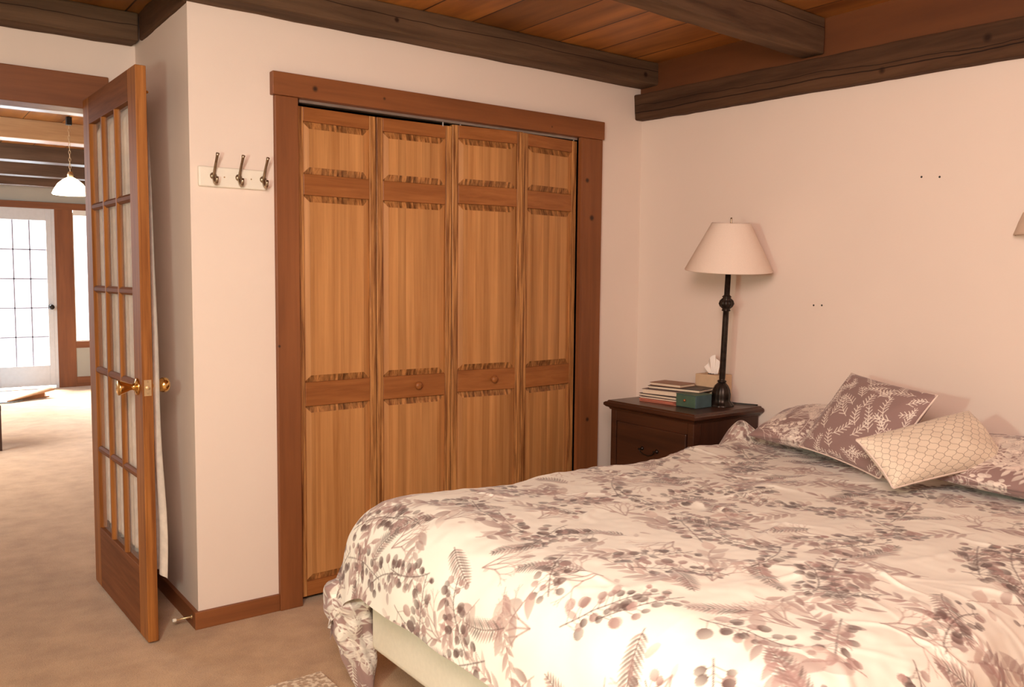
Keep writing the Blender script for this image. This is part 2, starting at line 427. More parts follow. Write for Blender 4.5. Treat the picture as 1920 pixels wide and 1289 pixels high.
# living room
FY = 7.9
w = MB()
w.box(-4.6, FY, 0, -2.30, FY + 0.12, CZ).box(-2.30, FY, 2.07, -1.0, FY + 0.12, CZ).box(-1.0, FY, 0, 1.2, FY + 0.12, CZ)
w.box(-1.49, FY + 0.02, 0, -1.0, FY + 0.12, 0.46)
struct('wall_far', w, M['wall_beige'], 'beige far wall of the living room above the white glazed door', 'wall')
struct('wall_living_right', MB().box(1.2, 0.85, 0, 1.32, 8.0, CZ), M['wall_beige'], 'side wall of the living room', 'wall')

# trim
w = MB()
w.box(-1.969, -0.034, 2.003, -0.2857, 0.0, 2.089)
struct('trim_1', w, M['trim'], 'knotty stained pine header board over the closet doors', 'trim', bevel=0.003)
struct('trim_2', MB().box(-1.957, -0.022, 0, -1.864, 0.0, 2.003), M['trim_v'], 'stained pine casing board on the hook rack side of the closet', 'trim', bevel=0.003)
struct('trim_3', MB().box(-0.410, -0.022, 0, -0.2865, 0.0, 2.003), M['trim_v'], 'stained pine casing board on the nightstand side of the closet', 'trim', bevel=0.003)
w = MB()
w.box(-1.884, 0.0, 0, -1.864, 0.10, 2.003).box(-0.426, 0.0, 0, -0.406, 0.1, 2.003).box(-1.864, 0.0, 2.003, -0.426, 0.10, 2.012)
w.box(-0.426, -0.022, 0, -0.410, 0, 2.003)
struct('trim_4', w, M['trim_v'], 'stained pine jamb lining inside the closet opening', 'trim')
hb = 0.066
struct('baseboard_closet', MB().box(XL - 0.016, -0.016, 0, -1.957, 0.0, hb), M['trim'], 'reddish brown baseboard under the hook rack', 'baseboard', bevel=0.002)
struct('baseboard_alcove', MB().box(XL - 0.016, 0.0, 0, XL, DY, hb), M['trim_y'], 'dark baseboard behind the open glazed door', 'baseboard', bevel=0.002)
struct('baseboard_right', MB().box(-0.015, -4.4, 0, 0.0, -0.016, hb), M['trim_y'], 'baseboard along the bed wall', 'baseboard')
struct('baseboard_corner', MB().box(-0.2865, -0.016, 0, -0.015, 0.0, hb), M['trim'], 'short baseboard between closet and room corner', 'baseboard')
w = MB()
w.box(-4.0, DY - 0.022, 2.0, -2.38, DY, 2.14)
struct('trim_5', w, M['trim'], 'wide stained header board over the open doorway', 'trim', bevel=0.003)
w = MB()
w.box(-2.440, DY - 0.02, 0, -2.345, DY, 2.0).box(-2.450, DY, 0, -2.430, DY + 0.12, 2.03).box(-3.30, DY, 2.005, -2.450, DY + 0.14, 2.03)
w.box(-3.42, DY - 0.02, 0, -3.28, DY, 2.0).box(-3.30, DY, 0, -3.28, DY + 0.14, 2.03)
struct('trim_6', w, M['trim_v'], 'stained jamb and casing of the open doorway', 'trim')
struct('trim_7', MB().box(-0.012, -4.4, 2.2, 0.0, 0.0, CZ), M['fascia'], 'reddish board between the wall beam and the ceiling', 'trim')

# beams
def beam(name, mb, mat, label):
    o = mb.build(name, mat, None, 0.008)
    # hewn, slightly uneven faces
    s = o.modifiers.new('sub', 'SUBSURF'); s.subdivision_type = 'SIMPLE'; s.levels = 3; s.render_levels = 5
    t = bpy.data.textures.new('hewn', 'CLOUDS'); t.noise_scale = 0.18
    d = o.modifiers.new('hewn', 'DISPLACE'); d.texture = t; d.strength = 0.010; d.mid_level = 0.5; d.texture_coords = 'GLOBAL'
    return tag(o, label, 'beam', kind='structure')

beam('ceiling_beam', MB().box(-4.6, -0.120, 2.290, -0.004, 0.004, CZ), M['beam_x'], 'rough grey brown beam along the top of the closet wall')
w = MB()
y0, y1 = -4.4, 0.002
def zb(y): return 2.128 + 0.020 * y
vs = []
for yy in np.linspace(y0, y1, 13):
    vs += [(-0.05, yy, zb(yy)), (0.02, yy, zb(yy)), (0.02, yy, zb(yy) + 0.128), (-0.06, yy, zb(yy) + 0.128)]
fs = []
for i in range(12):
    a = i * 4
    for k in range(4): fs.append((a + k, a + (k + 1) % 4, a + 4 + (k + 1) % 4, a + 4 + k))
fs += [(3, 2, 1, 0), (48, 49, 50, 51)]
w.add(vs, fs)
# grooves of old saw cuts
beam('ceiling_beam', w, M['beam_y'], 'dark cracked wall beam along the top of the bed wall')
w = MB()
T = Matrix.Translation((-0.02, -1.065, 0)) @ Matrix.Rotation(math.radians(-3.0), 4, 'Z').inverted()
w.box(-4.5, 0.0, 2.252, 0.0, 0.105, CZ, T=T)
beam('ceiling_beam', w, M['beam_x'], 'thick dark beam crossing the bedroom ceiling over the bed')
beam('ceiling_beam', MB().box(-4.6, 0.640, 2.284, XL - 0.01, DY, CZ), M['beam_x'], 'broad brown beam above the open doorway')
beam('ceiling_beam', MB().box(XL - 0.012, 0.0, 2.286, XL + 0.1, 0.64, CZ), M['beam_y'], 'short brown beam over the narrow alcove wall')
w = MB().box(-4.5, -2.5, 2.26, -0.02, -2.4, CZ)
beam('ceiling_beam', w, M['beam_x'], 'dark crossing beam nearer the photographer')
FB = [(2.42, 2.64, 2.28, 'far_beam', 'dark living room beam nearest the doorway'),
      (3.72, 3.90, 2.262, 'far_beam_painted_lit', 'living room beam painted pale as if lit, behind the hanging lamp chain'),
      (5.08, 5.26, 2.268, 'far_beam', 'dark living room beam just behind the one painted as lit'),
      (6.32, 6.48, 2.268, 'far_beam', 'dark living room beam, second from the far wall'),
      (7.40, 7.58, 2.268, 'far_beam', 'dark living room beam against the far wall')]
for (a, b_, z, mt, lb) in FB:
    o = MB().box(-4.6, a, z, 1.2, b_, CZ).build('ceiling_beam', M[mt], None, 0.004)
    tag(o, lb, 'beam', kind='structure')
struct('ground_outside', MB().box(-12, 8.03, -0.25, 10, 30, -0.15), M['ground'], 'pale ground outside the living room door', 'ground')


# ------------------------------------------------------------------ bifold closet doors
def bifold_leaf(parent, A, B, zoff=0.0):
    """one leaf between plan points A and B; outward normal faces the room"""
    A = Vector((A[0], A[1], 0)); B = Vector((B[0], B[1], 0))
    wd = (B - A).length
    u = (B - A).normalized()
    T = Matrix(((u.x, -u.y, 0, A.x), (u.y, u.x, 0, A.y), (0, 0, 1, zoff), (0, 0, 0, 1)))
    g = 0.0015; st = 0.030; th = 0.032
    root = bpy.data.objects.new('leaf_dummy', None)
    # stiles + rails as one frame mesh, front face at local y=0
    f = MB()
    f.box(g, 0, 0.022, g + st, th, 1.98, 0, T).box(wd - g - st, 0, 0.022, wd - g, th, 1.98, 0, T)
    rails = [(0.022, 0.082), (0.800, 0.897), (1.640, 1.722), (1.925, 1.98)]
    for (a, b2) in rails: f.box(g + st, 0.0012, a, wd - g - st, th, b2, 1, T)
    leaf = f.build('door_leaf', [M['pine_stile'], M['pine_rail']], parent, 0.0025)
    for (a, b2) in [(0.082, 0.800), (0.897, 1.640), (1.722, 1.925)]:
        x0, x1 = g + st, wd - g - st
        bv = 0.027; d0 = 0.013; d1 = 0.003; gr = 0.002
        vs = [(x0, d0, a), (x1, d0, a), (x1, d0, b2), (x0, d0, b2),
              (x0 + bv, d1 + gr, a + bv), (x1 - bv, d1 + gr, a + bv), (x1 - bv, d1 + gr, b2 - bv), (x0 + bv, d1 + gr, b2 - bv),
              (x0 + bv, d1, a + bv), (x1 - bv, d1, a + bv), (x1 - bv, d1, b2 - bv), (x0 + bv, d1, b2 - bv)]
        p = MB()
        p.add(vs, [(0, 1, 5, 4), (2, 3, 7, 6)], 1, T)
        p.add(vs, [(1, 2, 6, 5), (3, 0, 4, 7), (4, 5, 9, 8), (5, 6, 10, 9), (6, 7, 11, 10), (7, 4, 8, 11), (8, 9, 10, 11)], 0, T)
        p.add([(x0, d0, a), (x1, d0, a), (x1, d0 + .006, a), (x0, d0 + .006, a), (x0, d0, b2), (x1, d0, b2), (x1, d0 + .006, b2), (x0, d0 + .006, b2)],
              [(0, 3, 2, 1), (4, 5, 6, 7), (2, 3, 7, 6)], 0, T)
        p.build('raised_panel', [M['pine'], M['pine_end']], leaf)
    bpy.data.objects.remove(root)
    return leaf

PX = [(-1.862, 0.012), (-1.507, 0.026), (-1.1455, 0.010), (-0.785, -0.030), (-0.428, 0.008)]
dA = thing('door_2', (-1.5, 0.02, 0.02), 'pair of folding pine closet door leaves beside the hook rack', 'door', kind='structure')
bifold_leaf(dA, PX[0], PX[1]); bifold_leaf(dA, PX[1], PX[2], 0.0)
dB = thing('door_3', (-0.8, 0.02, 0.02), 'pair of folding pine closet door leaves nearer the nightstand', 'door', kind='structure')
bifold_leaf(dB, PX[2], PX[3], 0.008); bifold_leaf(dB, PX[3], PX[4], 0.006)
knob_prof = [(0.006, 0.0), (0.006, 0.008), (0.012, 0.012), (0.0165, 0.019), (0.0165, 0.024), (0.012, 0.029), (0.004, 0.031)]
for (kx, ky, kz, par) in [(-1.318, 0.020, 0.853, dA), (-0.94, -0.014, 0.86, dB)]:
    T = Matrix.Translation((kx, ky, kz)) @ Matrix.Rotation(math.radians(90), 4, 'X')
    MB().lathe(knob_prof, 20, T=T).build('wooden_knob', M['pine_rail'], par, smooth=True)
tr = thing('bifold_track', (-1.145, 0.02, 1.99), 'grey steel sliding track over the closet doors', 'track')
MB().box(-1.85, 0.004, 1.992, -0.43, 0.028, 2.0025).build('rail', M['steel'], tr)
for x in (-1.19, -1.10, -0.445):
    MB().tube([(x, 0.016, 1.975), (x, 0.016, 1.994)], 0.004).build('guide_pin', M['steel'], tr)


# ------------------------------------------------------------------ hook rack
hk = thing('coat_hook_rack', (-2.117, 0, 1.64), 'white painted board with three bronze coat hooks beside the closet', 'coat rack')
w = MB(); zr0, zr1 = 1.643, 1.716
w.box(-2.243, -0.018, zr0, -1.991, 0.0, zr1)
w.build('board', M['white_paint'], hk, 0.006, seg=3)
for i, x in enumerate((-2.190, -2.097, -2.005)):
    h = MB()
    y0 = -0.018
    h.lathe([(0.013, 0), (0.012, 0.003), (0.006, 0.006), (0.002, 0.007)], 20, T=Matrix.Translation((x, y0, 1.682)) @ Matrix.Rotation(math.radians(90), 4, 'X'))
    up = [(x, y0 - .004, 1.676), (x, y0 - .010, 1.690), (x, y0 - .018, 1.706), (x, y0 - .028, 1.722), (x, y0 - .040, 1.738), (x, y0 - .048, 1.750), (x, y0 - .054, 1.757)]
    h.tube(up, [.0065, .0056, .0050, .0047, .0048, .0052, .0068], 10)
    dn = [(x, y0 - .004, 1.684), (x, y0 - .008, 1.668), (x, y0 - .016, 1.656), (x, y0 - .028, 1.651), (x, y0 - .038, 1.657), (x, y0 - .041, 1.668), (x, y0 - .039, 1.675)]
    h.tube(dn, [.0065, .0060, .0058, .0058, .0055, .0055, .0066], 10)
    ho = h.build('hook', M['nickel'], hk, smooth=True)
for x in (-2.150, -2.050):
    MB().lathe([(0.0028, 0), (0.002, 0.001)], 10, T=Matrix.Translation((x, -0.018, 1.680)) @ Matrix.Rotation(math.radians(90), 4, 'X')).build('screw', M['brass_dull'], hk)

# nail holes left in the bed wall
for k, (y, z) in enumerate([(-1.488, 1.717), (-1.557, 1.711), (-1.044, 1.218), (-1.083, 1.219)]):
    o = MB().lathe([(0.0035, 0), (0.0042, 0.0012), (0.002, 0.0016)], 10, T=Matrix.Translation((0, y, z)) @ Matrix.Rotation(math.radians(-90), 4, 'Y')).build('wall_anchor', M['black'])
    lb = ['left hole of the upper pair of dark screw holes high on the bed wall', 'right hole of the upper pair of dark screw holes high on the bed wall',
          'left hole of the lower pair of dark screw holes near the table lamp', 'right hole of the lower pair of dark screw holes near the table lamp'][k]
    tag(o, lb, 'screw hole', 'dark screw holes in the bed wall')


# ------------------------------------------------------------------ open french door
fd = thing('door_1', (-2.48, 0.72, 0), 'open wooden french door with fifteen glass panes and brass knobs', 'door', kind='structure')
A = Vector((-2.460, -0.057, 0)); Bv = Vector((-2.4804, 0.7385, 0))
u = (Bv - A).normalized(); DW = (Bv - A).length
# local x along door from the free edge to the hinge, local y = thickness away from the camera side (+x world)
TD = Matrix(((u.x, u.y, 0, A.x), (u.y, -u.x, 0, A.y), (0, 0, 1, 0), (0, 0, 0, 1)))
th = 0.036; DH = 2.032; z0 = 0.012
s1, s2 = 0.100, DW - 0.100; pz0, pz1 = 0.265, 1.925
for (a, b2) in [(0, s1), (s2, DW)]:
    MB().box(a, 0, z0, b2, th, DH, 0, TD).build('stile', M['french'], fd, 0.002)
MB().box(s1, 0, pz1, s2, th, DH, 0, TD).build('top_rail', M['french_rail'], fd, 0.002)
MB().box(s1, 0, z0, s2, th, pz0, 0, TD).build('bottom_rail', M['french_rail'], fd, 0.002)
def muntin_v(xc, hw):
    w = MB()
    d = 0.009
    pr = [(-hw, d), (-hw * .45, 0.001), (hw * .45, 0.001), (hw, d), (hw, .016), (hw * .45, .022), (-hw * .45, .022), (-hw, .016)]
    vs = [(xc + a, b2, pz0) for a, b2 in pr] + [(xc + a, b2, pz1) for a, b2 in pr]
    w.add(vs, [(i, (i + 1) % 8, 8 + (i + 1) % 8, 8 + i) for i in range(8)], 0, TD)
    return w
def muntin_h(zc, hw):
    w = MB(); d = 0.009
    pr = [(-hw, d), (-hw * .45, 0.002), (hw * .45, 0.002), (hw, d), (hw, .016), (hw * .45, .022), (-hw * .45, .022), (-hw, .016)]
    vs = [(s1, b2, zc + a) for a, b2 in pr] + [(s2, b2, zc + a) for a, b2 in pr]
    w.add(vs, [(i, (i + 1) % 8, 8 + (i + 1) % 8, 8 + i) for i in range(8)], 0, TD)
    return w
cw = (s2 - s1) / 3
for k in (1, 2): muntin_v(s1 + cw * k, 0.014).build('muntin', M['french'], fd)
rh = (pz1 - pz0) / 5
for k in (1, 2, 3, 4): muntin_h(pz0 + rh * k, 0.014).build('muntin', M['french_rail'], fd)
w = MB()   # stops along stiles
for xx, sg in ((s1, 1), (s2, -1)):
    pr = [(0, 0.002), (sg * .010, 0.010), (sg * .010, th - .010), (0, th - .002)]
    vs = [(xx + a, b2, pz0) for a, b2 in pr] + [(xx + a, b2, pz1) for a, b2 in pr]
    w.add(vs, [(0, 1, 5, 4), (1, 2, 6, 5), (2, 3, 7, 6)], 0, TD)
w.build('glazing_bead', M['french'], fd)
for i in range(3):
    for j in range(5):
        MB().box(s1 + cw * i + .008, 0.0115, pz0 + rh * j + .008, s1 + cw * (i + 1) - .008, 0.0145, pz0 + rh * (j + 1) - .008, 0, TD).build('glass_pane', M['glass'], fd)
# lock plate, knobs
lz = 0.926
pl = MB().box(-0.0015, 0.006, lz - .028, 0.001, th - .006, lz + .028, 0, TD).build('latch_plate', M['brass_dull'], fd)
MB().lathe([(0.007, 0), (0.007, 0.005), (0.003, 0.006)], 16, T=TD @ Matrix.Translation((-0.001, th / 2, lz)) @ Matrix.Rotation(math.radians(-90), 4, 'Y')).build('latch_bolt', M['brass_dull'], pl)
for dz in (-.021, .021):
    MB().lathe([(0.003, 0), (0.002, 0.0012)], 10, T=TD @ Matrix.Translation((-0.0015, th / 2, lz + dz)) @ Matrix.Rotation(math.radians(-90), 4, 'Y')).build('screw', M['brass_dull'], pl)
kp = [(0.030, 0.0), (0.031, 0.003), (0.027, 0.007), (0.014, 0.010), (0.011, 0.018), (0.012, 0.026), (0.017, 0.036), (0.022, 0.048), (0.0265, 0.058), (0.0275, 0.063), (0.024, 0.067), (0.012, 0.069)]
MB().lathe(kp, 28, T=TD @ Matrix.Translation((0.060, 0, lz)) @ Matrix.Rotation(math.radians(90), 4, 'X')).build('door_knob', M['brass'], fd, smooth=True)
kp2 = [(0.030, 0.0), (0.031, 0.003), (0.027, 0.007), (0.010, 0.010), (0.008, 0.022), (0.010, 0.030), (0.020, 0.036), (0.026, 0.046), (0.0275, 0.056), (0.024, 0.066), (0.014, 0.072)]
MB().lathe(kp2, 28, T=TD @ Matrix.Translation((0.060, th, lz)) @ Matrix.Rotation(math.radians(-90), 4, 'X')).build('door_knob', M['brass'], fd, smooth=True)
for hz in (0.22, 1.02, 1.82):
    MB().tube([TD @ Vector((DW + .004, th * .9, hz - .045)), TD @ Vector((DW + .004, th * .9, hz + .045))], 0.006, 10).build('hinge', M['brass_dull'], fd)

# sheer curtain hanging on the far face of the french door
ct = thing('sheer_curtain', (-2.43, 0.34, 1.96), 'pale lace curtain hanging on the back of the open french door', 'curtain')
nu, nv = 240, 160
a = np.linspace(0, 1, nu)[:, None]; b_ = np.linspace(0, 1, nv)[None, :]
zt = 1.955; zbm = 0.235 + 0.012 * np.sin(a * 19)
z = zt + (zbm - zt) * b_
sx = 0.018 + a * (DW - 0.075)
bul = np.clip((1.58 - z) / 1.2, 0, 1) ** 0.8 * 0.5
inn = np.clip(np.minimum(sx - s1 - .004, s2 - .004 - sx) / 0.012, 0, 1) * np.clip(np.minimum(pz1 - .01 - z, z - pz0 - .01) / 0.02, 0, 1)
yy = th + 0.004 + 0.010 * np.clip(b_ * 5, 0, 1) + 0.022 * bul * (1 - 0.3 * a) + 0.007 * np.sin(a * 60 + 2 * b_) * (0.3 + b_) + 0.005 * np.sin(b_ * 16) * bul
yy = yy * (1 - inn) + (0.0245 + 0.0012 * np.sin(a * 90 + 3 * b_)) * inn
sx2 = sx + 0.0 * b_ - 0.030 * np.exp(-((z - 0.35) / 0.3) ** 2) * (1 - a) ** 4
Pw = np.zeros((nu, nv, 3)); u3 = np.array([u.x, u.y, 0]); n3 = np.array([u.y, -u.x, 0])
Pw[:] = np.array([A.x, A.y, 0]) + sx2[..., None] * u3 + yy[..., None] * n3
Pw[..., 2] = z
Mk = M['sheer']; Mk.node_tree.nodes['Principled BSDF'].inputs['Alpha'].default_value = 0.9
grid_mesh('lace_panel', Pw, Mk, ct)
MB().tube([TD @ Vector((0.03, th + 0.010, 1.95)), TD @ Vector((DW - 0.04, th + 0.010, 1.95))], 0.005, 10).build('curtain_rod', M['brass'], ct)

# door stop
ds = thing('door_stop', (-2.30, 0.02, 0.045), 'small brass door stop with white rubber tip on the alcove baseboard', 'door stop')
MB().lathe([(0.009, 0), (0.008, 0.004), (0.004, 0.006), (0.0035, 0.055), (0.004, 0.058)], 12, T=Matrix.Translation((XL - 0.016, -0.004 + 0.03, 0.040)) @ Matrix.Rotation(math.radians(-90), 4, 'Y')).build('rod', M['brass_dull'], ds, smooth=True)
MB().lathe([(0.0065, 0), (0.007, 0.004), (0.007, 0.011), (0.005, 0.014)], 12, T=Matrix.Translation((XL - 0.073, -0.004 + 0.03, 0.040)) @ Matrix.Rotation(math.radians(-90), 4, 'Y')).build('rubber_tip', M['rubber'], ds, smooth=True)


# ------------------------------------------------------------------ print painting on cloth grids
rng = np.random.default_rng(11)

class Canvas:
    def __init__(s, h, w, cell, ground):
        s.c = cell; s.h = h; s.w = w
        s.img = np.empty((h, w, 3), np.float32); s.img[:] = ground
    def _blend(s, i0, i1, j0, j1, m, col):
        if m.size: s.img[i0:i1, j0:j1] += m[..., None] * (np.asarray(col, np.float32) - s.img[i0:i1, j0:j1])
    def leaf(s, p, ang, ln, wd, col, alpha=0.9, rnd=False):
        c = s.c
        cx = p[0] + math.cos(ang) * ln / 2; cy = p[1] + math.sin(ang) * ln / 2
        R = ln / 2 + 2 * c
        i0 = max(0, int((cx - R) / c)); i1 = min(s.h, int((cx + R) / c) + 2)
        j0 = max(0, int((cy - R) / c)); j1 = min(s.w, int((cy + R) / c) + 2)
        if i1 <= i0 or j1 <= j0: return
        X = np.arange(i0, i1)[:, None] * c - p[0]; Y = np.arange(j0, j1)[None, :] * c - p[1]
        t = (X * math.cos(ang) + Y * math.sin(ang)) / ln; v = -X * math.sin(ang) + Y * math.cos(ang)
        tt = np.clip(t, 0, 1)
        prof = np.sqrt(np.clip(tt * (1 - tt), 0, 1)) if rnd else np.sin(np.pi * tt ** 0.8) ** 0.9 * 0.5
        hw = wd * prof
        m = np.clip((hw - np.abs(v)) / c + 0.5, 0, 1) * ((t > 0) & (t < 1)) * alpha
        m = m * np.clip(1.05 - 0.35 * tt + 0.25 * (v / (wd + 1e-6)), 0.3, 1.1)
        s._blend(i0, i1, j0, j1, np.clip(m, 0, 1), col)
    def line(s, p, q, wd, col, alpha=0.9):
        c = s.c
        i0 = max(0, int((min(p[0], q[0]) - wd) / c) - 1); i1 = min(s.h, int((max(p[0], q[0]) + wd) / c) + 2)
        j0 = max(0, int((min(p[1], q[1]) - wd) / c) - 1); j1 = min(s.w, int((max(p[1], q[1]) + wd) / c) + 2)
        if i1 <= i0 or j1 <= j0: return
        X = np.arange(i0, i1)[:, None] * c; Y = np.arange(j0, j1)[None, :] * c
        dx, dy = q[0] - p[0], q[1] - p[1]; L2 = dx * dx + dy * dy + 1e-12
        t = np.clip(((X - p[0]) * dx + (Y - p[1]) * dy) / L2, 0, 1)
        d = np.hypot(X - p[0] - t * dx, Y - p[1] - t * dy)
        s._blend(i0, i1, j0, j1, np.clip((wd / 2 - d) / c + 0.5, 0, 1) * alpha, col)
    def stem(s, p, ang, ln, bend, n=12):
        pts = [np.array(p, float)]; a = ang
        for k in range(n):
            a += bend / n
            pts.append(pts[-1] + np.array([math.cos(a), math.sin(a)]) * ln / n)
        return pts
    def sprig(s, kind, p, ang, ln, pal, k=1.0):
        dark, mid, pale = pal
        bend = rng.uniform(-0.9, 0.9)
        pts = s.stem(p, ang, ln, bend, 14)
        def at(t):
            f = t * 14; i = min(13, int(f)); q = pts[i] + (pts[i + 1] - pts[i]) * (f - i)
            d = pts[i + 1] - pts[i]; return q, math.atan2(d[1], d[0])
        def jit(c, amt=0.18): return np.clip(np.array(c) * (1 + rng.uniform(-amt, amt)), 0, 1)
        if kind == 'round':
            for i in range(14): s.line(pts[i], pts[i + 1], 0.0032 * k, dark, 0.8)
            n = int(ln / (0.017 * k))
            for i in range(n):
                q, a = at(0.08 + 0.9 * i / n)
                for sd in (-1, 1):
                    if rng.random() < 0.12: continue
                    aa = a + sd * rng.uniform(0.6, 1.35); L = rng.uniform(0.006, 0.034) * k
                    e = q + np.array([math.cos(aa), math.sin(aa)]) * L
                    s.line(q, e, 0.002 * k, dark, 0.6)
                    r = rng.uniform(0.019, 0.030) * k * (1.1 - 0.35 * i / n)
                    s.leaf(e, aa + rng.uniform(-.4, .4), r, r * rng.uniform(0.75, 1.0), jit(dark if rng.random() < .6 else mid), rng.uniform(.7, .95), True)
        elif kind == 'point':
            for i in range(14): s.line(pts[i], pts[i + 1], 0.0026 * k, mid, 0.7)
            n = max(3, int(ln / (0.032 * k)))
            for i in range(n):
                for sd in (-1, 1):
                    q, a = at(0.1 + 0.86 * (i + (0.4 if sd > 0 else 0)) / n)
                    L = rng.uniform(0.042, 0.066) * k * (1.1 - 0.45 * i / n)
                    s.leaf(q, a + sd * rng.uniform(0.5, 0.9), L, L * rng.uniform(0.26, 0.40), jit(mid if rng.random() < .7 else pale, .22), rng.uniform(.55, .95))
            q, a = at(1.0); s.leaf(q, a, 0.05 * k, 0.015 * k, jit(mid), .85)
        elif kind == 'big':
            for i in range(14): s.line(pts[i], pts[i + 1], 0.003 * k, mid, 0.7)
            for i in range(5):
                q, a = at(0.15 + 0.17 * i)
                L = rng.uniform(0.06, 0.09) * k
                s.leaf(q, a + (1 if i % 2 else -1) * rng.uniform(0.4, 0.9), L, L * rng.uniform(0.36, 0.5), jit(pale if rng.random() < .6 else mid), rng.uniform(.5, .8))
        elif kind == 'fern':
            for i in range(14): s.line(pts[i], pts[i + 1], 0.003 * k, dark, 0.85)
            n = int(ln / (0.0105 * k))
            for i in range(n):
                q, a = at(0.06 + 0.92 * i / n)
                L = 0.034 * k * math.sin(math.pi * (0.25 + 0.7 * i / n)) + 0.006
                for sd in (-1, 1):
                    s.leaf(q, a + sd * 0.85, L, 0.0065 * k, jit(dark if rng.random() < .5 else mid), .85)
        elif kind == 'coral':
            def br(q, a, L, d):
                e = q + np.array([math.cos(a), math.sin(a)]) * L
                s.line(q, e, (0.0045 - 0.0006 * d) * k, mid if d < 2 else pale, 0.75)
                if d < 4:
                    br(e, a + rng.uniform(0.15, 0.6), L * rng.uniform(.6, .85), d + 1)
                    br(e, a - rng.uniform(0.15, 0.6), L * rng.uniform(.6, .85), d + 1)
            for o_ in (-0.5, -0.1, 0.35): br(np.array(p, float), ang + o_, ln * 0.30, 0)
        elif kind == 'twig':
            for i in range(14): s.line(pts[i], pts[i + 1], 0.0034 * k, pale, 0.9)
            n = max(4, int(ln / (0.0235 * k)))
            for i in range(n):
                q, a = at(0.1 + 0.88 * i / n)
                L = (0.036 - 0.018 * i / n) * k
                for sd in (-1, 1):
                    aa = a + sd * 0.75
                    s.line(q, q + np.array([math.cos(aa), math.sin(aa)]) * L, 0.0042 * k, pale, 0.92)
    def wash(s, p, r, col, alpha):
        s.leaf((p[0] - r / 2, p[1]), 0.0, r, r, col, alpha, True)


def noise2(h, w, cell, size, seed, ax=(1, 1)):
    """smooth value noise on a grid, feature size in metres"""
    r = np.random.default_rng(seed)
    gh = int(h * cell / (size * ax[0])) + 4; gw = int(w * cell / (size * ax[1])) + 4
    g = r.uniform(-1, 1, (gh, gw))
    x = np.arange(h) * cell / (size * ax[0]); y = np.arange(w) * cell / (size * ax[1])
    xi = x.astype(int); yi = y.astype(int); fx = x - xi; fy = y - yi
    fx = (fx * fx * (3 - 2 * fx))[:, None]; fy = (fy * fy * (3 - 2 * fy))[None, :]
    a = g[np.ix_(xi, yi)]; b = g[np.ix_(xi + 1, yi)]; c = g[np.ix_(xi, yi + 1)]; d = g[np.ix_(xi + 1, yi + 1)]
    return (a * (1 - fx) + b * fx) * (1 - fy) + (c * (1 - fx) + d * fx) * fy

WHITE = (0.84, 0.79, 0.70)
DARK = (0.125, 0.072, 0.065); MID = (0.34, 0.205, 0.185); PALE = (0.52, 0.38, 0.33)
MAUVE = (0.305, 0.195, 0.180)
WLEAF = (0.86, 0.76, 0.67)


# ------------------------------------------------------------------ bed
bed = thing('bed', (-1.0, -1.65, 0), 'bed with a cream box spring and white mattress under the floral comforter', 'bed')
bx0, bx1, by0, by1 = -2.02, -0.02, -2.43, -0.91
MB().box(bx0, by0, 0.185, bx1, by1, 0.405).build('box_spring', M['boxspring'], bed, 0.022, seg=4)
MB().box(bx0 + .02, by0 + .01, 0.405, bx1, by1 - .01, 0.610).build('mattress', M['mattress'], bed, 0.05, seg=5)
MB().box(bx0 + .12, by0 + .05, 0.150, bx1 - .02, by1 - .05, 0.185).build('bed_frame', M['black'], bed)
for lx in (bx0 + .2, -1.0, bx1 - .15):
    for ly in (by0 + .12, by1 - .12):
        MB().box(lx - .02, ly - .02, 0.0, lx + .02, ly + .02, 0.152).build('leg', M['black'], bed)

# comforter
cell = 0.0026
core_x0 = -0.05; core_x1 = -1.915        # from the head to where the foot rolls over
core_y1 = -1.015; core_y0 = -2.31
over_x = 0.375; over_y = 0.44
ni = int((core_x0 - core_x1 + over_x) / cell); nj = int((core_y1 - core_y0 + 2 * over_y) / cell)
cv = Canvas(ni, nj, cell, WHITE)
Hm, Wm = ni * cell, nj * cell
# repeating garland of sprigs, as on the printed fabric
kinds = ['round', 'point', 'fern', 'coral', 'round', 'big', 'point', 'round', 'fern', 'coral', 'point', 'round']
step = 0.102; cnt = 0
row = 0
x = -0.05
while x < Hm + 0.1:
    y = -0.1 + (row % 2) * step * 0.5
    while y < Wm + 0.1:
        kd = kinds[(cnt * 5 + row * 3) % len(kinds)]
        p = (x + rng.uniform(-.045, .045), y + rng.uniform(-.045, .045))
        ang = 0.9 + rng.normal(0, 0.9) + (math.pi if rng.random() < .3 else 0)
        ln = {'round': 0.20, 'point': 0.17, 'fern': 0.15, 'coral': 0.13, 'big': 0.16}[kd] * rng.uniform(.8, 1.2)
        if rng.random() < 0.90: cv.sprig(kd, p, ang, ln * 1.08, (DARK, MID, PALE), 1.0)
        cnt += 1
        y += step
    x += step; row += 1
for _ in range(260):
    p = (rng.uniform(0, Hm), rng.uniform(0, Wm)); cv.leaf(p, rng.uniform(0, 6.28), rng.uniform(.02, .045), rng.uniform(.012, .02), MID if rng.random() < .5 else PALE, rng.uniform(.4, .8), rng.random() < .5)

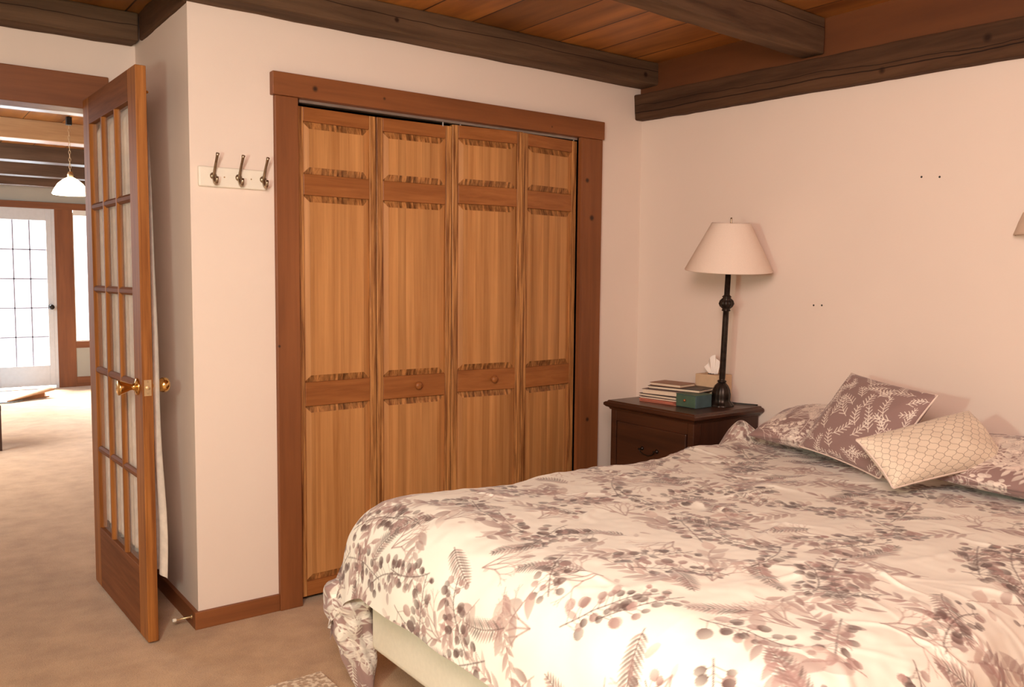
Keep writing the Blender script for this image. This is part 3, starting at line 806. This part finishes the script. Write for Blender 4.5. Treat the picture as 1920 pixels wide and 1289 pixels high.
for q_ in range(7): cv.sprig(['point', 'round', 'point', 'twig'][q_ % 4], (0.20 + .035 * q_, over_y + core_y1 - core_y0 + rng.uniform(-.02, .16)), rng.uniform(0, 6.28), .12, (DARK, MID, MID), .9)
S = np.arange(ni)[:, None] * cell; Tt = np.arange(nj)[None, :] * cell
ox = np.clip(S - (core_x0 - core_x1), 0, None) + 0 * Tt
dyl = np.clip(Tt - (over_y + core_y1 - core_y0), 0, None) + 0 * S          # far side (towards the closet)
dyr = np.clip(over_y - Tt, 0, None) + 0 * S
bx = np.minimum(S, core_x0 - core_x1) + 0 * Tt
by = np.clip(Tt - over_y, 0, core_y1 - core_y0) + 0 * S
m = np.sqrt(ox ** 2 + dyl ** 2 + dyr ** 2) + 1e-9
sy = dyl - dyr
r = 0.175
th_ = np.clip(m / r, 0, math.radians(82))
rem = np.clip(m - r * math.radians(82), 0, None)
h = r * np.sin(th_) + rem * math.cos(math.radians(82)) * 1.0
v = r * (1 - np.cos(th_)) + rem * math.sin(math.radians(82))
corner = np.clip(np.minimum(ox, np.abs(sy)) / 0.25, 0, 1)
h = h + 0.015 * corner
m4 = (ox ** 4 + sy ** 4) ** 0.25 + 1e-9
ztop = 0.652 + 0.010 * np.clip((bx - 0.2), 0, 1.6) / 1.6
X = core_x0 - bx - h * ox / m4
Y = core_y0 + by + h * sy / m4
Z = ztop - v
# normals for displacement
nx = -np.sin(th_) * ox / m; ny = np.sin(th_) * sy / m; nz = np.cos(th_)
n1 = noise2(ni, nj, cell, 0.30, 1); n2 = noise2(ni, nj, cell, 0.12, 2, (1.0, 0.8)); n3_ = noise2(ni, nj, cell, 0.055, 3, (1.6, 0.7))
warp = noise2(ni, nj, cell, 0.25, 5) * 0.06
rid = np.zeros((ni, nj))
# long soft creases, mostly across the bed
rr = np.random.default_rng(21)
for k in range(70):
    cx = rr.uniform(0.05, 2.0); cy = rr.uniform(0.3, 2.0); a_ = rr.normal(0.35, 0.7); L_ = rr.uniform(0.04, 0.16); wd_ = rr.uniform(0.006, 0.013); am = rr.uniform(0.002, 0.007)
    du = (S - cx + warp) * math.cos(a_) - (Tt - cy) * math.sin(a_); dv = (S - cx + warp) * math.sin(a_) + (Tt - cy) * math.cos(a_)
    rid += am * np.exp(-(du / wd_) ** 2) * np.exp(-(dv / L_) ** 2)
damp = np.clip(1 - ox / 0.3, 0.35, 1)
disp = 0.011 * n1 + 0.0055 * n2 + 0.0028 * n3_ * damp + 0.0015 * noise2(ni, nj, cell, 0.028, 8) * damp + rid * damp
# vertical folds in the hanging sides
hang = np.clip((m - 0.2) / 0.2, 0, 1)
ang = np.arctan2(sy, ox + 1e-6)
along = np.where(ox > np.abs(sy), Tt + 0 * S, S + 0 * Tt)
disp += hang * (0.006 * np.sin(along * 21 + 3 * n1) + 0.010 * corner * np.sin(ang * 9))
X = X + nx * disp; Y = Y + ny * disp; Z = Z + nz * disp
# bunched peak next to the pillows
pk = 0.112 * np.exp(-(((X + 0.31) / 0.100) ** 2 + ((Y + 0.905) / 0.085) ** 2))
pk2 = 0.03 * np.exp(-(((X + 0.62) / 0.16) ** 2 + ((Y + 0.98) / 0.10) ** 2))
Z = Z + pk + pk2
Z = Z - 0.02 * np.exp(-((X + 0.02) / 0.12) ** 2)
hem = np.clip((S - (Hm - 0.03)) / 0.03, 0, 1)
P = np.stack([X, Y, np.maximum(Z, 0.02)], -1)
cf = thing('comforter', (-1.1, -1.65, 0.65), 'puffy white comforter with mauve leaf print spread over the bed', 'comforter')
grid_mesh('printed_face', P, M['comforter'], cf, cv.img)

# turned corner of the comforter that hangs to the carpet, showing the mauve reverse
nu, nv = 200, 260
cn = Canvas(nu, nv, 0.0028, (0.36, 0.235, 0.215))
for _ in range(44):
    cn.sprig(['point', 'big', 'twig', 'point'][_ % 4], (rng.uniform(0, nu * .0028), rng.uniform(0, nv * .0028)), rng.uniform(0, 6.28), rng.uniform(.14, .22), (WHITE, WHITE, WHITE), 1.15)
a = np.linspace(0, 2 * math.pi, nu)[:, None]; t = np.linspace(0, 1, nv)[None, :]
cxp = np.interp(t, [0, .25, .5, .8, 1], [-2.045, -2.045, -2.035, -2.005, -1.99])
cyp = -0.835 + 0.015 * t
rad = np.interp(t, [0, .03, .07, .2, .5, .8, 1], [.004, .05, .072, .082, .062, .042, .026])
fold = 1 + 0.10 * np.sin(3 * a + 6 * t) + 0.07 * np.sin(7 * a - 9 * t) + 0.07 * np.sin(30 * t + 2 * a) * (1 - t)
Xc = cxp + rad * fold * np.cos(a) * 1.0
Yc = cyp + rad * fold * np.sin(a) * 1.05
Zc = 0.405 - 0.390 * t + 0.010 * np.sin(2 * a) * (1 - t)
Pc = np.stack([Xc, Yc, Zc + 0 * a], -1)
o = grid_mesh('turned_corner', Pc, M['comforter'], cf, cn.img)
o['label'] = 'crumpled mauve underside of the comforter corner'


# ------------------------------------------------------------------ pillows
def pillow(name, label, cat, K, thick, canvas, group=None, piping=False, puff=0.5, pinch=0.05, sag=0.0, both=True):
    """K: TL, TR, BR, BL corners of the visible face plane, canvas grid nu (along TL-TR) x nv (down)"""
    K = [np.array(k, float) for k in K]
    c0 = sum(K) / 4
    nu, nv = canvas.h, canvas.w
    a = np.linspace(-1, 1, nu)[:, None]; b = np.linspace(-1, 1, nv)[None, :]
    a = 0.45 * a + 0.55 * np.sin(a * math.pi / 2); b = 0.45 * b + 0.55 * np.sin(b * math.pi / 2)
    ia = a * (1 - pinch * (1 - b ** 2) * np.abs(a) ** 2); ib = b * (1 - pinch * (1 - a ** 2) * np.abs(b) ** 2)
    s = (ia + 1) / 2; t = (ib + 1) / 2
    base = (K[0] * ((1 - s) * (1 - t))[..., None] + K[1] * (s * (1 - t))[..., None] + K[2] * (s * t)[..., None] + K[3] * ((1 - s) * t)[..., None])
    uu = (K[1] + K[2] - K[0] - K[3]); vv = (K[3] + K[2] - K[0] - K[1])
    n = np.cross(uu, vv); n /= np.linalg.norm(n)
    camv = np.array([-3.19, -3.2, 1.32]) - c0
    if n @ camv < 0: n = -n
    th = thick / 2 * ((1 - a ** 2) * (1 - b ** 2)) ** puff
    cellp = np.linalg.norm(uu) / 2 / nu
    wr = noise2(nu, nv, cellp, 0.10, 31 + nu) * 0.006 + noise2(nu, nv, cellp, 0.04, 77) * 0.0025
    wr = wr * np.clip(th / (thick / 2) * 2, 0, 1)
    root = thing(name, tuple(c0), label, cat, group)
    front = base + n * (th + wr)[..., None]; back = base - n * (th * 0.9)[..., None]
    if sag:
        front[..., 2] -= 0; 
    full = np.concatenate([front, back[:, ::-1]], 1)
    img = np.concatenate([canvas.img, canvas.img[:, ::-1]], 1)
    grid_mesh('pillow_cover', full, M['pillow'], root, img)
    if piping:
        st = 6
        loop = [base[i, 0] for i in range(0, nu, st)] + [base[-1, j] for j in range(0, nv, st)] + [base[i, -1] for i in range(nu - 1, -1, -st)] + [base[0, j] for j in range(nv - 1, -1, -st)]
        cl = [loop[0]]
        for q in loop[1:]:
            if np.linalg.norm(q - cl[-1]) > 0.004: cl.append(q)
        cl.append(cl[0])
        MB().tube([tuple(q) for q in cl], 0.0036, 8).build('piping', M['piping'], root, smooth=True)
    return root

# square mauve throw pillow
pc = Canvas(320, 320, 0.00128, MAUVE)
for gx in range(8):
    for gy in range(8):
        pc.sprig('twig', (gx * .056 + rng.uniform(0, .03) - .01, gy * .056 + rng.uniform(0, .03) - .0), rng.normal(-2.2, 0.8), rng.uniform(.06, .105), (WLEAF, WLEAF, WLEAF), 0.62)
pillow('throw_pillow', 'square mauve throw pillow with small cream sprigs propped against the wall', 'pillow',
       [(-0.262, -1.393, 0.976), (-0.372, -1.776, 0.945), (-0.569, -1.697, 0.676), (-0.458, -1.315, 0.708)], 0.12, pc, piping=True, pinch=0.05, puff=0.42)
# cream trellis lumbar pillow
lc = Canvas(420, 260, 0.0011, (0.78, 0.66, 0.53))
ii = np.arange(420)[:, None] / 420.0; jj = np.arange(260)[None, :] / 260.0
p_ = ii * 13.5 + jj * 7.0; q_ = ii * 13.5 - jj * 7.0
def near(v_, w_): return np.clip((w_ - np.abs(v_ - np.round(v_))) / 0.03 + 0.5, 0, 1)
l1 = near(p_ + 0.08 * np.sin(2 * np.pi * q_), 0.030); l2 = near(q_ + 0.08 * np.sin(2 * np.pi * p_), 0.030)
msk = np.clip(l1 + l2, 0, 1)[..., None] * 0.85
lc.img = (lc.img * (1 - msk) + msk * np.array((0.24, 0.17, 0.13))).astype(np.float32)
pillow('lumbar_pillow', 'small cream pillow with grey brown trellis pattern lying in front', 'pillow',
       [(-0.725, -1.703, 0.822), (-0.311, -1.850, 0.897), (-0.321, -1.987, 0.754), (-0.740, -1.840, 0.697)], 0.14, lc, piping=True, pinch=0.05, puff=0.42)
# shams with leaf print
def sham_canvas(nu, nv, cell, seed):
    c = Canvas(nu, nv, cell, MAUVE)
    for k in range(80):
        c.sprig(['twig', 'point', 'round', 'fern', 'coral', 'twig'][k % 6], (rng.uniform(0, nu * cell), rng.uniform(0, nv * cell)), rng.uniform(0, 6.28), rng.uniform(.11, .17), (WLEAF, WLEAF, (0.66, .54, .48)), 0.85)
    return c
pillow('pillow_sham', 'mauve bed pillow with cream leaf print nearest the nightstand', 'pillow',
       [(-0.085, -1.010, 0.775), (-0.085, -1.52, 0.815), (-0.40, -1.50, 0.705), (-0.42, -1.05, 0.705)], 0.14, sham_canvas(380, 260, .0018, 1), 'mauve leaf print bed pillows', puff=0.5)
pillow('pillow_sham', 'mauve bed pillow with cream leaf print behind the trellis pillow, at the frame edge', 'pillow',
       [(-0.075, -1.76, 0.785), (-0.075, -2.40, 0.790), (-0.50, -2.42, 0.700), (-0.50, -1.78, 0.700)], 0.14, sham_canvas(380, 260, .0018, 2), 'mauve leaf print bed pillows', puff=0.5)


# ------------------------------------------------------------------ nightstand
NZ = 0.757; nx0, nx1, ny0, ny1 = -0.475, -0.015, -0.820, -0.262
ns = thing('nightstand', (-0.25, -0.54, 0), 'dark mahogany nightstand with moulded top in the corner by the bed', 'nightstand')
def rect_stack(w, levels, mi=0):
    """levels: (inset, z) rings from bottom to top"""
    vs = []; fs = []
    for (ins, z) in levels:
        vs += [(nx0 - 0 + ins, ny0 + ins, z), (nx1, ny0 + ins, z), (nx1, ny1 - ins, z), (nx0 + ins, ny1 - ins, z)]
    for i in range(len(levels) - 1):
        for k in range(4): fs.append((i * 4 + k, i * 4 + (k + 1) % 4, (i + 1) * 4 + (k + 1) % 4, (i + 1) * 4 + k))
    b = (len(levels) - 1) * 4
    fs += [(3, 2, 1, 0), (b, b + 1, b + 2, b + 3)]
    return w.add(vs, fs, mi)
w = rect_stack(MB(), [(0.022, NZ - .042), (0.018, NZ - .034), (0.008, NZ - .030), (0.0, NZ - .022), (0.0, NZ - .012), (0.006, NZ - .007), (0.012, NZ - .006), (0.017, NZ)])
w.build('top', M['dark_wood'], ns)
i_ = 0.026
MB().box(nx0 + i_ + .012, ny0 + i_ + .003, 0.06, nx1, ny1 - i_ - .003, NZ - .042).build('body', M['dark_wood_x'], ns, 0.003)
MB().box(nx0 + i_, ny0 + i_, 0.0, nx0 + i_ + .045, ny0 + i_ + .035, NZ - .042).build('corner_post', M['dark_wood'], ns, 0.003)
MB().box(nx0 + i_, ny1 - i_ - .035, 0.0, nx0 + i_ + .045, ny1 - i_, NZ - .042).build('corner_post', M['dark_wood'], ns, 0.003)
for (a, b2) in [(0.40, 0.665), (0.10, 0.37)]:
    dr = MB().box(nx0 + i_ - .002, ny0 + .068, a, nx0 + i_ + .02, ny1 - .068, b2).build('drawer', M['dark_wood'], ns, 0.006, seg=3)
    zc = (a + b2) / 2 + .03; yc = (ny0 + ny1) / 2
    h = MB(); xf = nx0 + i_ - .002
    for dy in (-.045, .045):
        h.lathe([(0.010, 0), (0.008, .004), (.003, .006), (.003, .018), (.005, .021)], 12, T=Matrix.Translation((xf, yc + dy, zc)) @ Matrix.Rotation(math.radians(-90), 4, 'Y'))
    h.tube([(xf - .018, yc + .045 * math.cos(q), zc - .022 * math.sin(q)) for q in np.linspace(0, math.pi, 13)], .0028, 8)
    h.build('bail_pull', M['bronze'], dr, smooth=True)
MB().box(nx0 + i_ + .002, ny0 + .062, .665, nx0 + i_ + .02, ny1 - .062, NZ - .042).build('top_rail', M['dark_wood'], ns)

# ------------------------------------------------------------------ table lamp
lb0 = Vector((-0.158, -0.692, NZ + .001)); lt0 = Vector((-0.20, -0.757, 1.592))
ax = (lt0 - lb0); LH = ax.length
q = Vector((0, 0, 1)).rotation_difference(ax.normalized())
TL = Matrix.Translation(lb0) @ q.to_matrix().to_4x4()
lm = thing('table_lamp', tuple(lb0), 'tall dark bronze table lamp with cream empire shade on the nightstand', 'lamp')
def rp(a, z): return 0.035 * math.cos(12 * a)
base = [(0.0, 0), (0.056, 0.0), (0.058, 0.006), (0.052, 0.012), (0.046, 0.018), (0.040, 0.026), (0.041, 0.040), (0.041, 0.055), (0.037, 0.075), (0.029, 0.092), (0.018, 0.104), (0.014, 0.108)]
MB().lathe(base, 48, T=TL, ripple=rp).build('base', M['bronze'], lm, smooth=True)
col_ = [(0.014, 0.106), (0.020, 0.110), (0.020, 0.114), (0.0125, 0.118), (0.0135, 0.125), (0.0130, 0.40), (0.0130, 0.428), (0.020, 0.431), (0.018, 0.435), (0.016, 0.438), (0.028, 0.450), (0.033, 0.462), (0.029, 0.475), (0.016, 0.488), (0.021, 0.492), (0.017, 0.496), (0.0125, 0.500), (0.0120, 0.592), (0.0, 0.592)]
def rp2(a, z): return 0.06 * math.cos(10 * a) if 0.440 < z < 0.486 else 0.02 * math.cos(10 * a)
MB().lathe(col_, 40, T=TL, ripple=rp2).build('column', M['bronze'], lm, smooth=True)
MB().lathe([(0.008, 0.592), (0.011, 0.598), (0.007, 0.604), (0.013, 0.610), (0.016, 0.618), (0.016, 0.655), (0.010, 0.660)], 20, T=TL).build('socket', M['brass'], lm, smooth=True)
# harp
hp = []
for k in range(25):
    t = k / 24 * math.pi
    hp.append(TL @ Vector((0, 0.052 * math.cos(t) * (1.0 if 0.15 < k / 24 < 0.85 else 0.9), 0.606 + 0.200 * math.sin(t) ** 0.7)))
MB().tube(hp, 0.002, 6).build('harp', M['brass'], lm)
MB().lathe([(0.003, 0.655), (0.018, 0.668), (0.029, 0.700), (0.025, 0.725), (0.010, 0.742)], 16, T=TL).build('bulb', M['tissue'], lm, smooth=True)
zs0, zs1, r0, r1 = 0.606, 0.815, 0.187, 0.082
sh = MB().lathe([(r0, zs0), (r0 + .0015, zs0 + .004), (r1 + .0015, zs1 - .004), (r1, zs1), (r1 - .003, zs1), (r0 - .003, zs0)], 72, T=TL, caps=False)
n_ = 72; ofs = 0
sh.f += [(5 * n_ + k, 5 * n_ + (k + 1) % n_, (k + 1) % n_, k) for k in range(n_)]; sh.m += [0] * n_
shade = sh.build('lamp_shade', M['shade'], lm, smooth=True)
w = MB()
for k in range(3):
    t = k * 2 * math.pi / 3
    w.tube([TL @ Vector((0, 0, zs1 - .012)), TL @ Vector((r1 * math.cos(t), r1 * math.sin(t), zs1 - .004))], 0.0015, 6)
w.build('spider', M['brass'], shade)
MB().lathe([(0.004, zs1 - .014), (0.0045, zs1 + .003), (0.003, zs1 + .006), (0.0045, zs1 + .012), (0.0035, zs1 + .022)], 12, T=TL).build('finial', M['nickel'], lm, smooth=True)
MB().tube([(-0.10, -0.66, NZ + .006), (-0.06, -0.69, NZ + .004), (-0.04, -0.75, NZ + .004), (-0.022, -0.79, NZ + .004)], 0.003, 8).build('power_cord', M['black'], lm, smooth=True)

# ------------------------------------------------------------------ things on the nightstand
def book(name, label, cx, cy, z, L, Wd, H, rot, cover, pages='paper', ct=0.0025, cat='book', group='books on the nightstand', soft=False):
    T = Matrix.Translation((cx, cy, z)) @ Matrix.Rotation(math.radians(rot), 4, 'Z')
    root = thing(name, (cx, cy, z), label, cat, group)
    # long side along local y, spine at +y end side, open edge towards the room (-x)
    c = MB()
    c.box(-Wd / 2, -L / 2, 0, Wd / 2, L / 2, ct, 0, T).box(-Wd / 2, -L / 2, H - ct, Wd / 2, L / 2, H, 0, T).box(Wd / 2 - ct, -L / 2, 0, Wd / 2, L / 2, H, 0, T)
    c.build('cover', M[cover], root, 0.0008)
    g = 0.0 if soft else 0.004
    MB().box(-Wd / 2 + g, -L / 2 + g, ct, Wd / 2 - ct, L / 2 - g, H - ct, 0, T).build('pages', M[pages], root)
    return root
z = NZ
bkx, bky = -0.235, -0.470
book('magazine', 'thin pink magazine at the very bottom of the book stack', bkx - .01, bky, z, 0.205, 0.20, 0.006, 7, 'cover_brown', 'cover_pink', .001, 'magazine', soft=True); z += .0062
book('magazine', 'pink orange magazine second from the bottom of the stack', bkx - .01, bky + .004, z, 0.200, 0.20, 0.007, 3, 'cover_pink', 'cover_pink', .001, 'magazine', soft=True); z += .0072
book('notebook', 'thin grey notebook just above the pink magazines', bkx - .005, bky + .006, z, 0.205, 0.19, 0.008, 9, 'cover_grey', 'paper', .0015, 'notebook', soft=True); z += .0082
book('book', 'thin black hardcover book with white pages in mid stack', bkx, bky + .008, z, 0.215, 0.20, 0.014, 5, 'cover_black', 'paper', .0025); z += .0142
book('book', 'grey bound book tilted sideways under the top black book', bkx, bky + .004, z, 0.205, 0.19, 0.022, 12, 'cover_grey', 'paper', .002); z += .0222
book('book', 'brown black hardcover book directly below the tan journal', bkx + .035, bky - .035, z, 0.265, 0.19, 0.014, 14, 'cover_black', 'paper', .0025); z += .0142

book('journal', 'worn tan leather journal on top of the book stack', bkx + .005, bky + .005, z, 0.170, 0.120, 0.014, 8, 'cover_tan', 'paper', .0025, 'journal'); z += .0142

gb = thing('keepsake_box', (-0.285, -0.640, NZ), 'small green and teal wooden box with one drawer', 'box')
TG = Matrix.Translation((-0.336, -0.588, NZ + .0005)) @ Matrix.Rotation(math.radians(2), 4, 'Z')
MB().box(0, -0.112, 0, 0.108, 0, 0.056, 0, TG).build('case', M['teal'], gb, 0.002)
MB().box(-0.001, -0.113, 0.0555, 0.109, 0.001, 0.0585, 0, TG).build('lid', M['green'], gb)
dw = MB().box(-0.0035, -0.109, 0.003, 0.001, -0.003, 0.053, 0, TG).build('drawer', M['green'], gb, 0.001)
MB().lathe([(0.0035, 0), (0.004, 0.003), (0.0065, 0.006), (0.005, 0.010), (0.001, 0.0115)], 16, T=TG @ Matrix.Translation((-0.0035, -0.056, 0.032)) @ Matrix.Rotation(math.radians(-90), 4, 'Y')).build('drawer_knob', M['copper'], dw, smooth=True)

tb = thing('tissue_box', (-0.08, -0.60, NZ), 'square tan tissue box behind the table lamp', 'tissue box')
tx0, ty0 = -0.130, -0.640
w = MB().box(tx0, ty0, NZ, tx0 + .11, ty0 + .125, NZ + .128)
w.build('carton', M['tissue_box'], tb, 0.0025)
MB().lathe([(0.028, 0), (0.028, 0.0008)], 24, T=Matrix.Translation((tx0 + .055, ty0 + .062, NZ + .128))).build('opening', M['painted_dark'], tb)  # dark disc on the closed carton, painted as the shaded hole
nu, nv = 40, 30
a = np.linspace(0, 1, nu)[:, None]; b_ = np.linspace(0, 1, nv)[None, :]
spread = 0.018 + 0.030 * b_
Yp = ty0 + .060 + (a - .5) * 2 * spread + 0.012 * b_
Xp = tx0 + .055 + 0.010 * np.sin(a * 16) * (1 - .3 * b_) + 0.012 * b_ * np.sin(a * 3)
Zp = NZ + .118 + 0.092 * b_ * (1 - 0.45 * (2 * a - 0.9) ** 2) + 0.006 * np.sin(9 * a + 3 * b_) * b_
grid_mesh('tissue', np.stack([Xp, Yp, Zp], -1), M['tissue'], tb)

# wall sconce cut by the frame
sc_ = thing('wall_sconce', (-0.0, -2.0, 1.48), 'frosted bell shaped wall light cut off by the picture edge', 'wall light')
vs = []; fs = []; nA = 32
pr = [(0.155, 1.486), (0.150, 1.50), (0.140, 1.53), (0.128, 1.56), (0.105, 1.59), (0.075, 1.62), (0.045, 1.64), (0.02, 1.652)]
for (rr_, z) in pr:
    for k in range(nA + 1):
        t = math.pi / 2 + math.pi * k / nA
        vs.append((0.62 * rr_ * math.cos(t) - 0.002, -1.985 + rr_ * math.sin(t), z))
for i in range(len(pr) - 1):
    for k in range(nA): fs.append((i * (nA + 1) + k, i * (nA + 1) + k + 1, (i + 1) * (nA + 1) + k + 1, (i + 1) * (nA + 1) + k))
o = MB().add(vs, fs).build('glass_shade', M['sconce'], sc_, smooth=True)
s = o.modifiers.new('thick', 'SOLIDIFY'); s.thickness = 0.004
MB().box(-0.02, -2.03, 1.50, 0.0, -1.94, 1.60).build('back_plate', M['brass_dull'], sc_, 0.004)

# cream rug by the foot of the bed
o = MB().box(-3.2, -2.3, 0.0, -2.05, -0.615, 0.014).build('shag_rug', M['rug_cream'], None, 0.006)
tag(o, 'cream patterned rug corner on the carpet by the bed foot', 'rug')


# ------------------------------------------------------------------ living room beyond the doorway
pd = thing('door_4', (-1.86, FY, 0), 'white patio door with fifteen bright panes across the living room', 'door', kind='structure')
gx0, gx1, gz0, gz1 = -2.113, -1.614, 0.267, 1.925
fy = FY - 0.01
MB().box(gx1, fy, 0.03, -1.556, fy + .045, 2.055).build('stile', M['door_white'], pd, 0.003)
MB().box(-2.235, fy, 0.03, gx0, fy + .045, 2.055).build('stile', M['door_white'], pd, 0.003)
MB().box(gx0, fy, gz1, gx1, fy + .045, 2.055).build('top_rail', M['door_white'], pd, 0.003)
MB().box(gx0, fy, 0.03, gx1, fy + .045, gz0).build('bottom_rail', M['door_white'], pd, 0.003)
for k in (1, 2): MB().box(gx0 + .1663 * k - .007, fy + .01, gz0, gx0 + .1663 * k + .007, fy + .03, gz1).build('muntin', M['caming'], pd)
for k in (1, 2, 3, 4):
    zz = gz0 + (gz1 - gz0) / 5 * k
    MB().box(gx0, fy + .01, zz - .007, gx1, fy + .03, zz + .007).build('muntin', M['caming'], pd)
for i in range(3):
    for j in range(5):
        hz_ = (gz1 - gz0) / 5
        MB().box(gx0 + .1663 * i + .004, fy + .018, gz0 + hz_ * j + .004, gx0 + .1663 * (i + 1) - .004, fy + .022, gz0 + hz_ * (j + 1) - .004).build('glass_pane', M['glass'], pd)
MB().lathe([(0.030, 0), (0.030, .004), (.011, .008), (.010, .03), (.022, .038), (.029, .052), (.026, .064), (.012, .07)], 20,
           T=Matrix.Translation((-1.584, fy, 0.94)) @ Matrix.Rotation(math.radians(90), 4, 'X')).build('door_knob', M['bronze'], pd, smooth=True)
w = MB()
w.box(-1.525, fy - .01, 0, -1.337, fy, 2.06).box(-2.40, fy - .01, 0, -2.25, fy, 2.06)
struct('trim_8', w, M['trim_v'], 'orange pine casing boards beside the patio door', 'trim', bevel=0.002)
w = MB(); w.box(-1.556, fy, 0, -1.490, FY + .12, 2.07).box(-2.30, fy, 0, -2.235, FY + .12, 2.07).box(-2.235, fy, 2.055, -1.556, FY + .12, 2.075)
struct('trim_9', w, M['door_white'], 'white jamb around the patio door', 'trim')
struct('trim_10', MB().box(-2.5, fy - .014, 2.06, -0.9, fy, 2.135), M['trim'], 'orange pine header over the patio door and side window', 'trim', bevel=0.002)
w = MB(); w.box(-1.337, fy - .008, .455, -1.0, fy, .53).box(-1.337, fy - .008, 0.0, -1.0, fy, .115).box(-1.10, fy - .008, .115, -1.0, fy, 2.06)
struct('trim_11', w, M['trim'], 'orange pine boards framing the side window', 'trim', bevel=0.002)
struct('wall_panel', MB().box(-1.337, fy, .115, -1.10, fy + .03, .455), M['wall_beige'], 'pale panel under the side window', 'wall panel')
sw = thing('window_1', (-1.22, FY, .53), 'narrow bright side window next to the patio door', 'window', kind='structure')
w = MB(); w.box(-1.340, fy, .53, -1.328, fy + .04, 2.03).box(-1.112, fy, .53, -1.10, fy + .04, 2.03).box(-1.328, fy, 2.0, -1.112, fy + .04, 2.06).box(-1.328, fy, .53, -1.112, fy + .04, .548)
w.build('window_frame', M['white_paint'], sw)
MB().box(-1.328, fy + .018, .548, -1.112, fy + .022, 2.0).build('glass_pane', M['glass'], sw)
struct('baseboard_far', MB().box(-1.0, FY - .014, 0, 1.2, FY, .09), M['trim'], 'baseboard of the far living room wall', 'baseboard')

# rug with a curled corner
rg = thing('area_rug', (-2.4, 7.3, 0), 'blue grey patterned rug with a curled tan corner before the patio door', 'rug')
vs = [(-3.3, 6.80, .004), (-2.12, 6.80, .004), (-1.80, 7.12, .004), (-1.73, 7.70, .004), (-3.3, 7.78, .004)]
vs += [(x_, y_, .014) for x_, y_, _ in vs]
MB().add(vs, [(4, 3, 2, 1, 0), (5, 6, 7, 8, 9)] + [(i, (i + 1) % 5, 5 + (i + 1) % 5, 5 + i) for i in range(5)]).build('woven_face', M['rug_blue'], rg)
nu, nv = 24, 16
a = np.linspace(0, 1, nu)[:, None]; b_ = np.linspace(0, 1, nv)[None, :]
t = b_ * 4.4; rad = 0.005 + 0.045 * a
px_ = -2.16 + 0.42 * a; py_ = 6.80 + 0.30 * a
nrm = np.array([0.30, -0.42]) / math.hypot(.30, .42)
Xr = px_ - nrm[0] * rad * np.sin(t) * 1.4; Yr = py_ - nrm[1] * rad * np.sin(t) * 1.4; Zr = 0.010 + rad * (1 - np.cos(t))
o = grid_mesh('curled_corner', np.stack([Xr, Yr, Zr], -1), M['rug_under'], rg); o['label'] = 'curled tan rug backing'
s = o.modifiers.new('thick', 'SOLIDIFY'); s.thickness = 0.008

# low furniture at the picture edge
bn = thing('wooden_bench', (-2.8, 4.2, 0), 'low dark brown wooden bench just inside the living room', 'bench')
MB().box(-3.3, 4.10, 0.30, -2.484, 4.55, 0.345).build('seat', M['dark_wood_x'], bn, .004)
for lx in (-3.27, -2.524):
    for ly in (4.12, 4.50): MB().box(lx, ly, 0, lx + .04, ly + .04, .30).build('leg', M['dark_wood_x'], bn)

# pendant lamp
px0, py0 = -2.083, 3.45
pe = thing('pendant_lamp', (px0, py0, CZ), 'glowing glass pendant lamp hanging on a chain from the living room ceiling', 'lamp')
MB().box(px0 - .018, py0 - .02, CZ - .055, px0 + .018, py0 + .02, CZ).build('ceiling_hook', M['black'], pe, .004)
w = MB(); z_ = CZ - .05; k = 0
while z_ > 2.03:
    pts = []
    for q in range(13):
        t = q / 12 * 2 * math.pi
        dxx = 0.006 * math.cos(t)
        pts.append((px0 + (dxx if k % 2 else 0), py0 + (0 if k % 2 else dxx), z_ - .014 + .015 * math.sin(t)))
    w.tube(pts, .0016, 5, caps=False); z_ -= .025; k += 1
w.build('chain', M['brass_dull'], pe)
MB().lathe([(0.0, 2.03), (0.012, 2.028), (0.020, 2.01), (0.020, 1.985), (0.0, 1.985)], 16, T=Matrix.Translation((px0, py0, 0)), caps=False).build('cap', M['brass_dull'], pe, smooth=True)
MB().lathe([(0.018, 1.99), (0.045, 1.975), (0.080, 1.945), (0.105, 1.905), (0.118, 1.875), (0.112, 1.868), (0.06, 1.866), (0.0, 1.862)], 36, T=Matrix.Translation((px0, py0, 0)), caps=False).build('lamp_shade', M['glow'], pe, smooth=True)
light('pendant_lamp_light', 'POINT', (px0, py0, 1.80), 14, (1.0, 0.72, 0.42), 0.09)
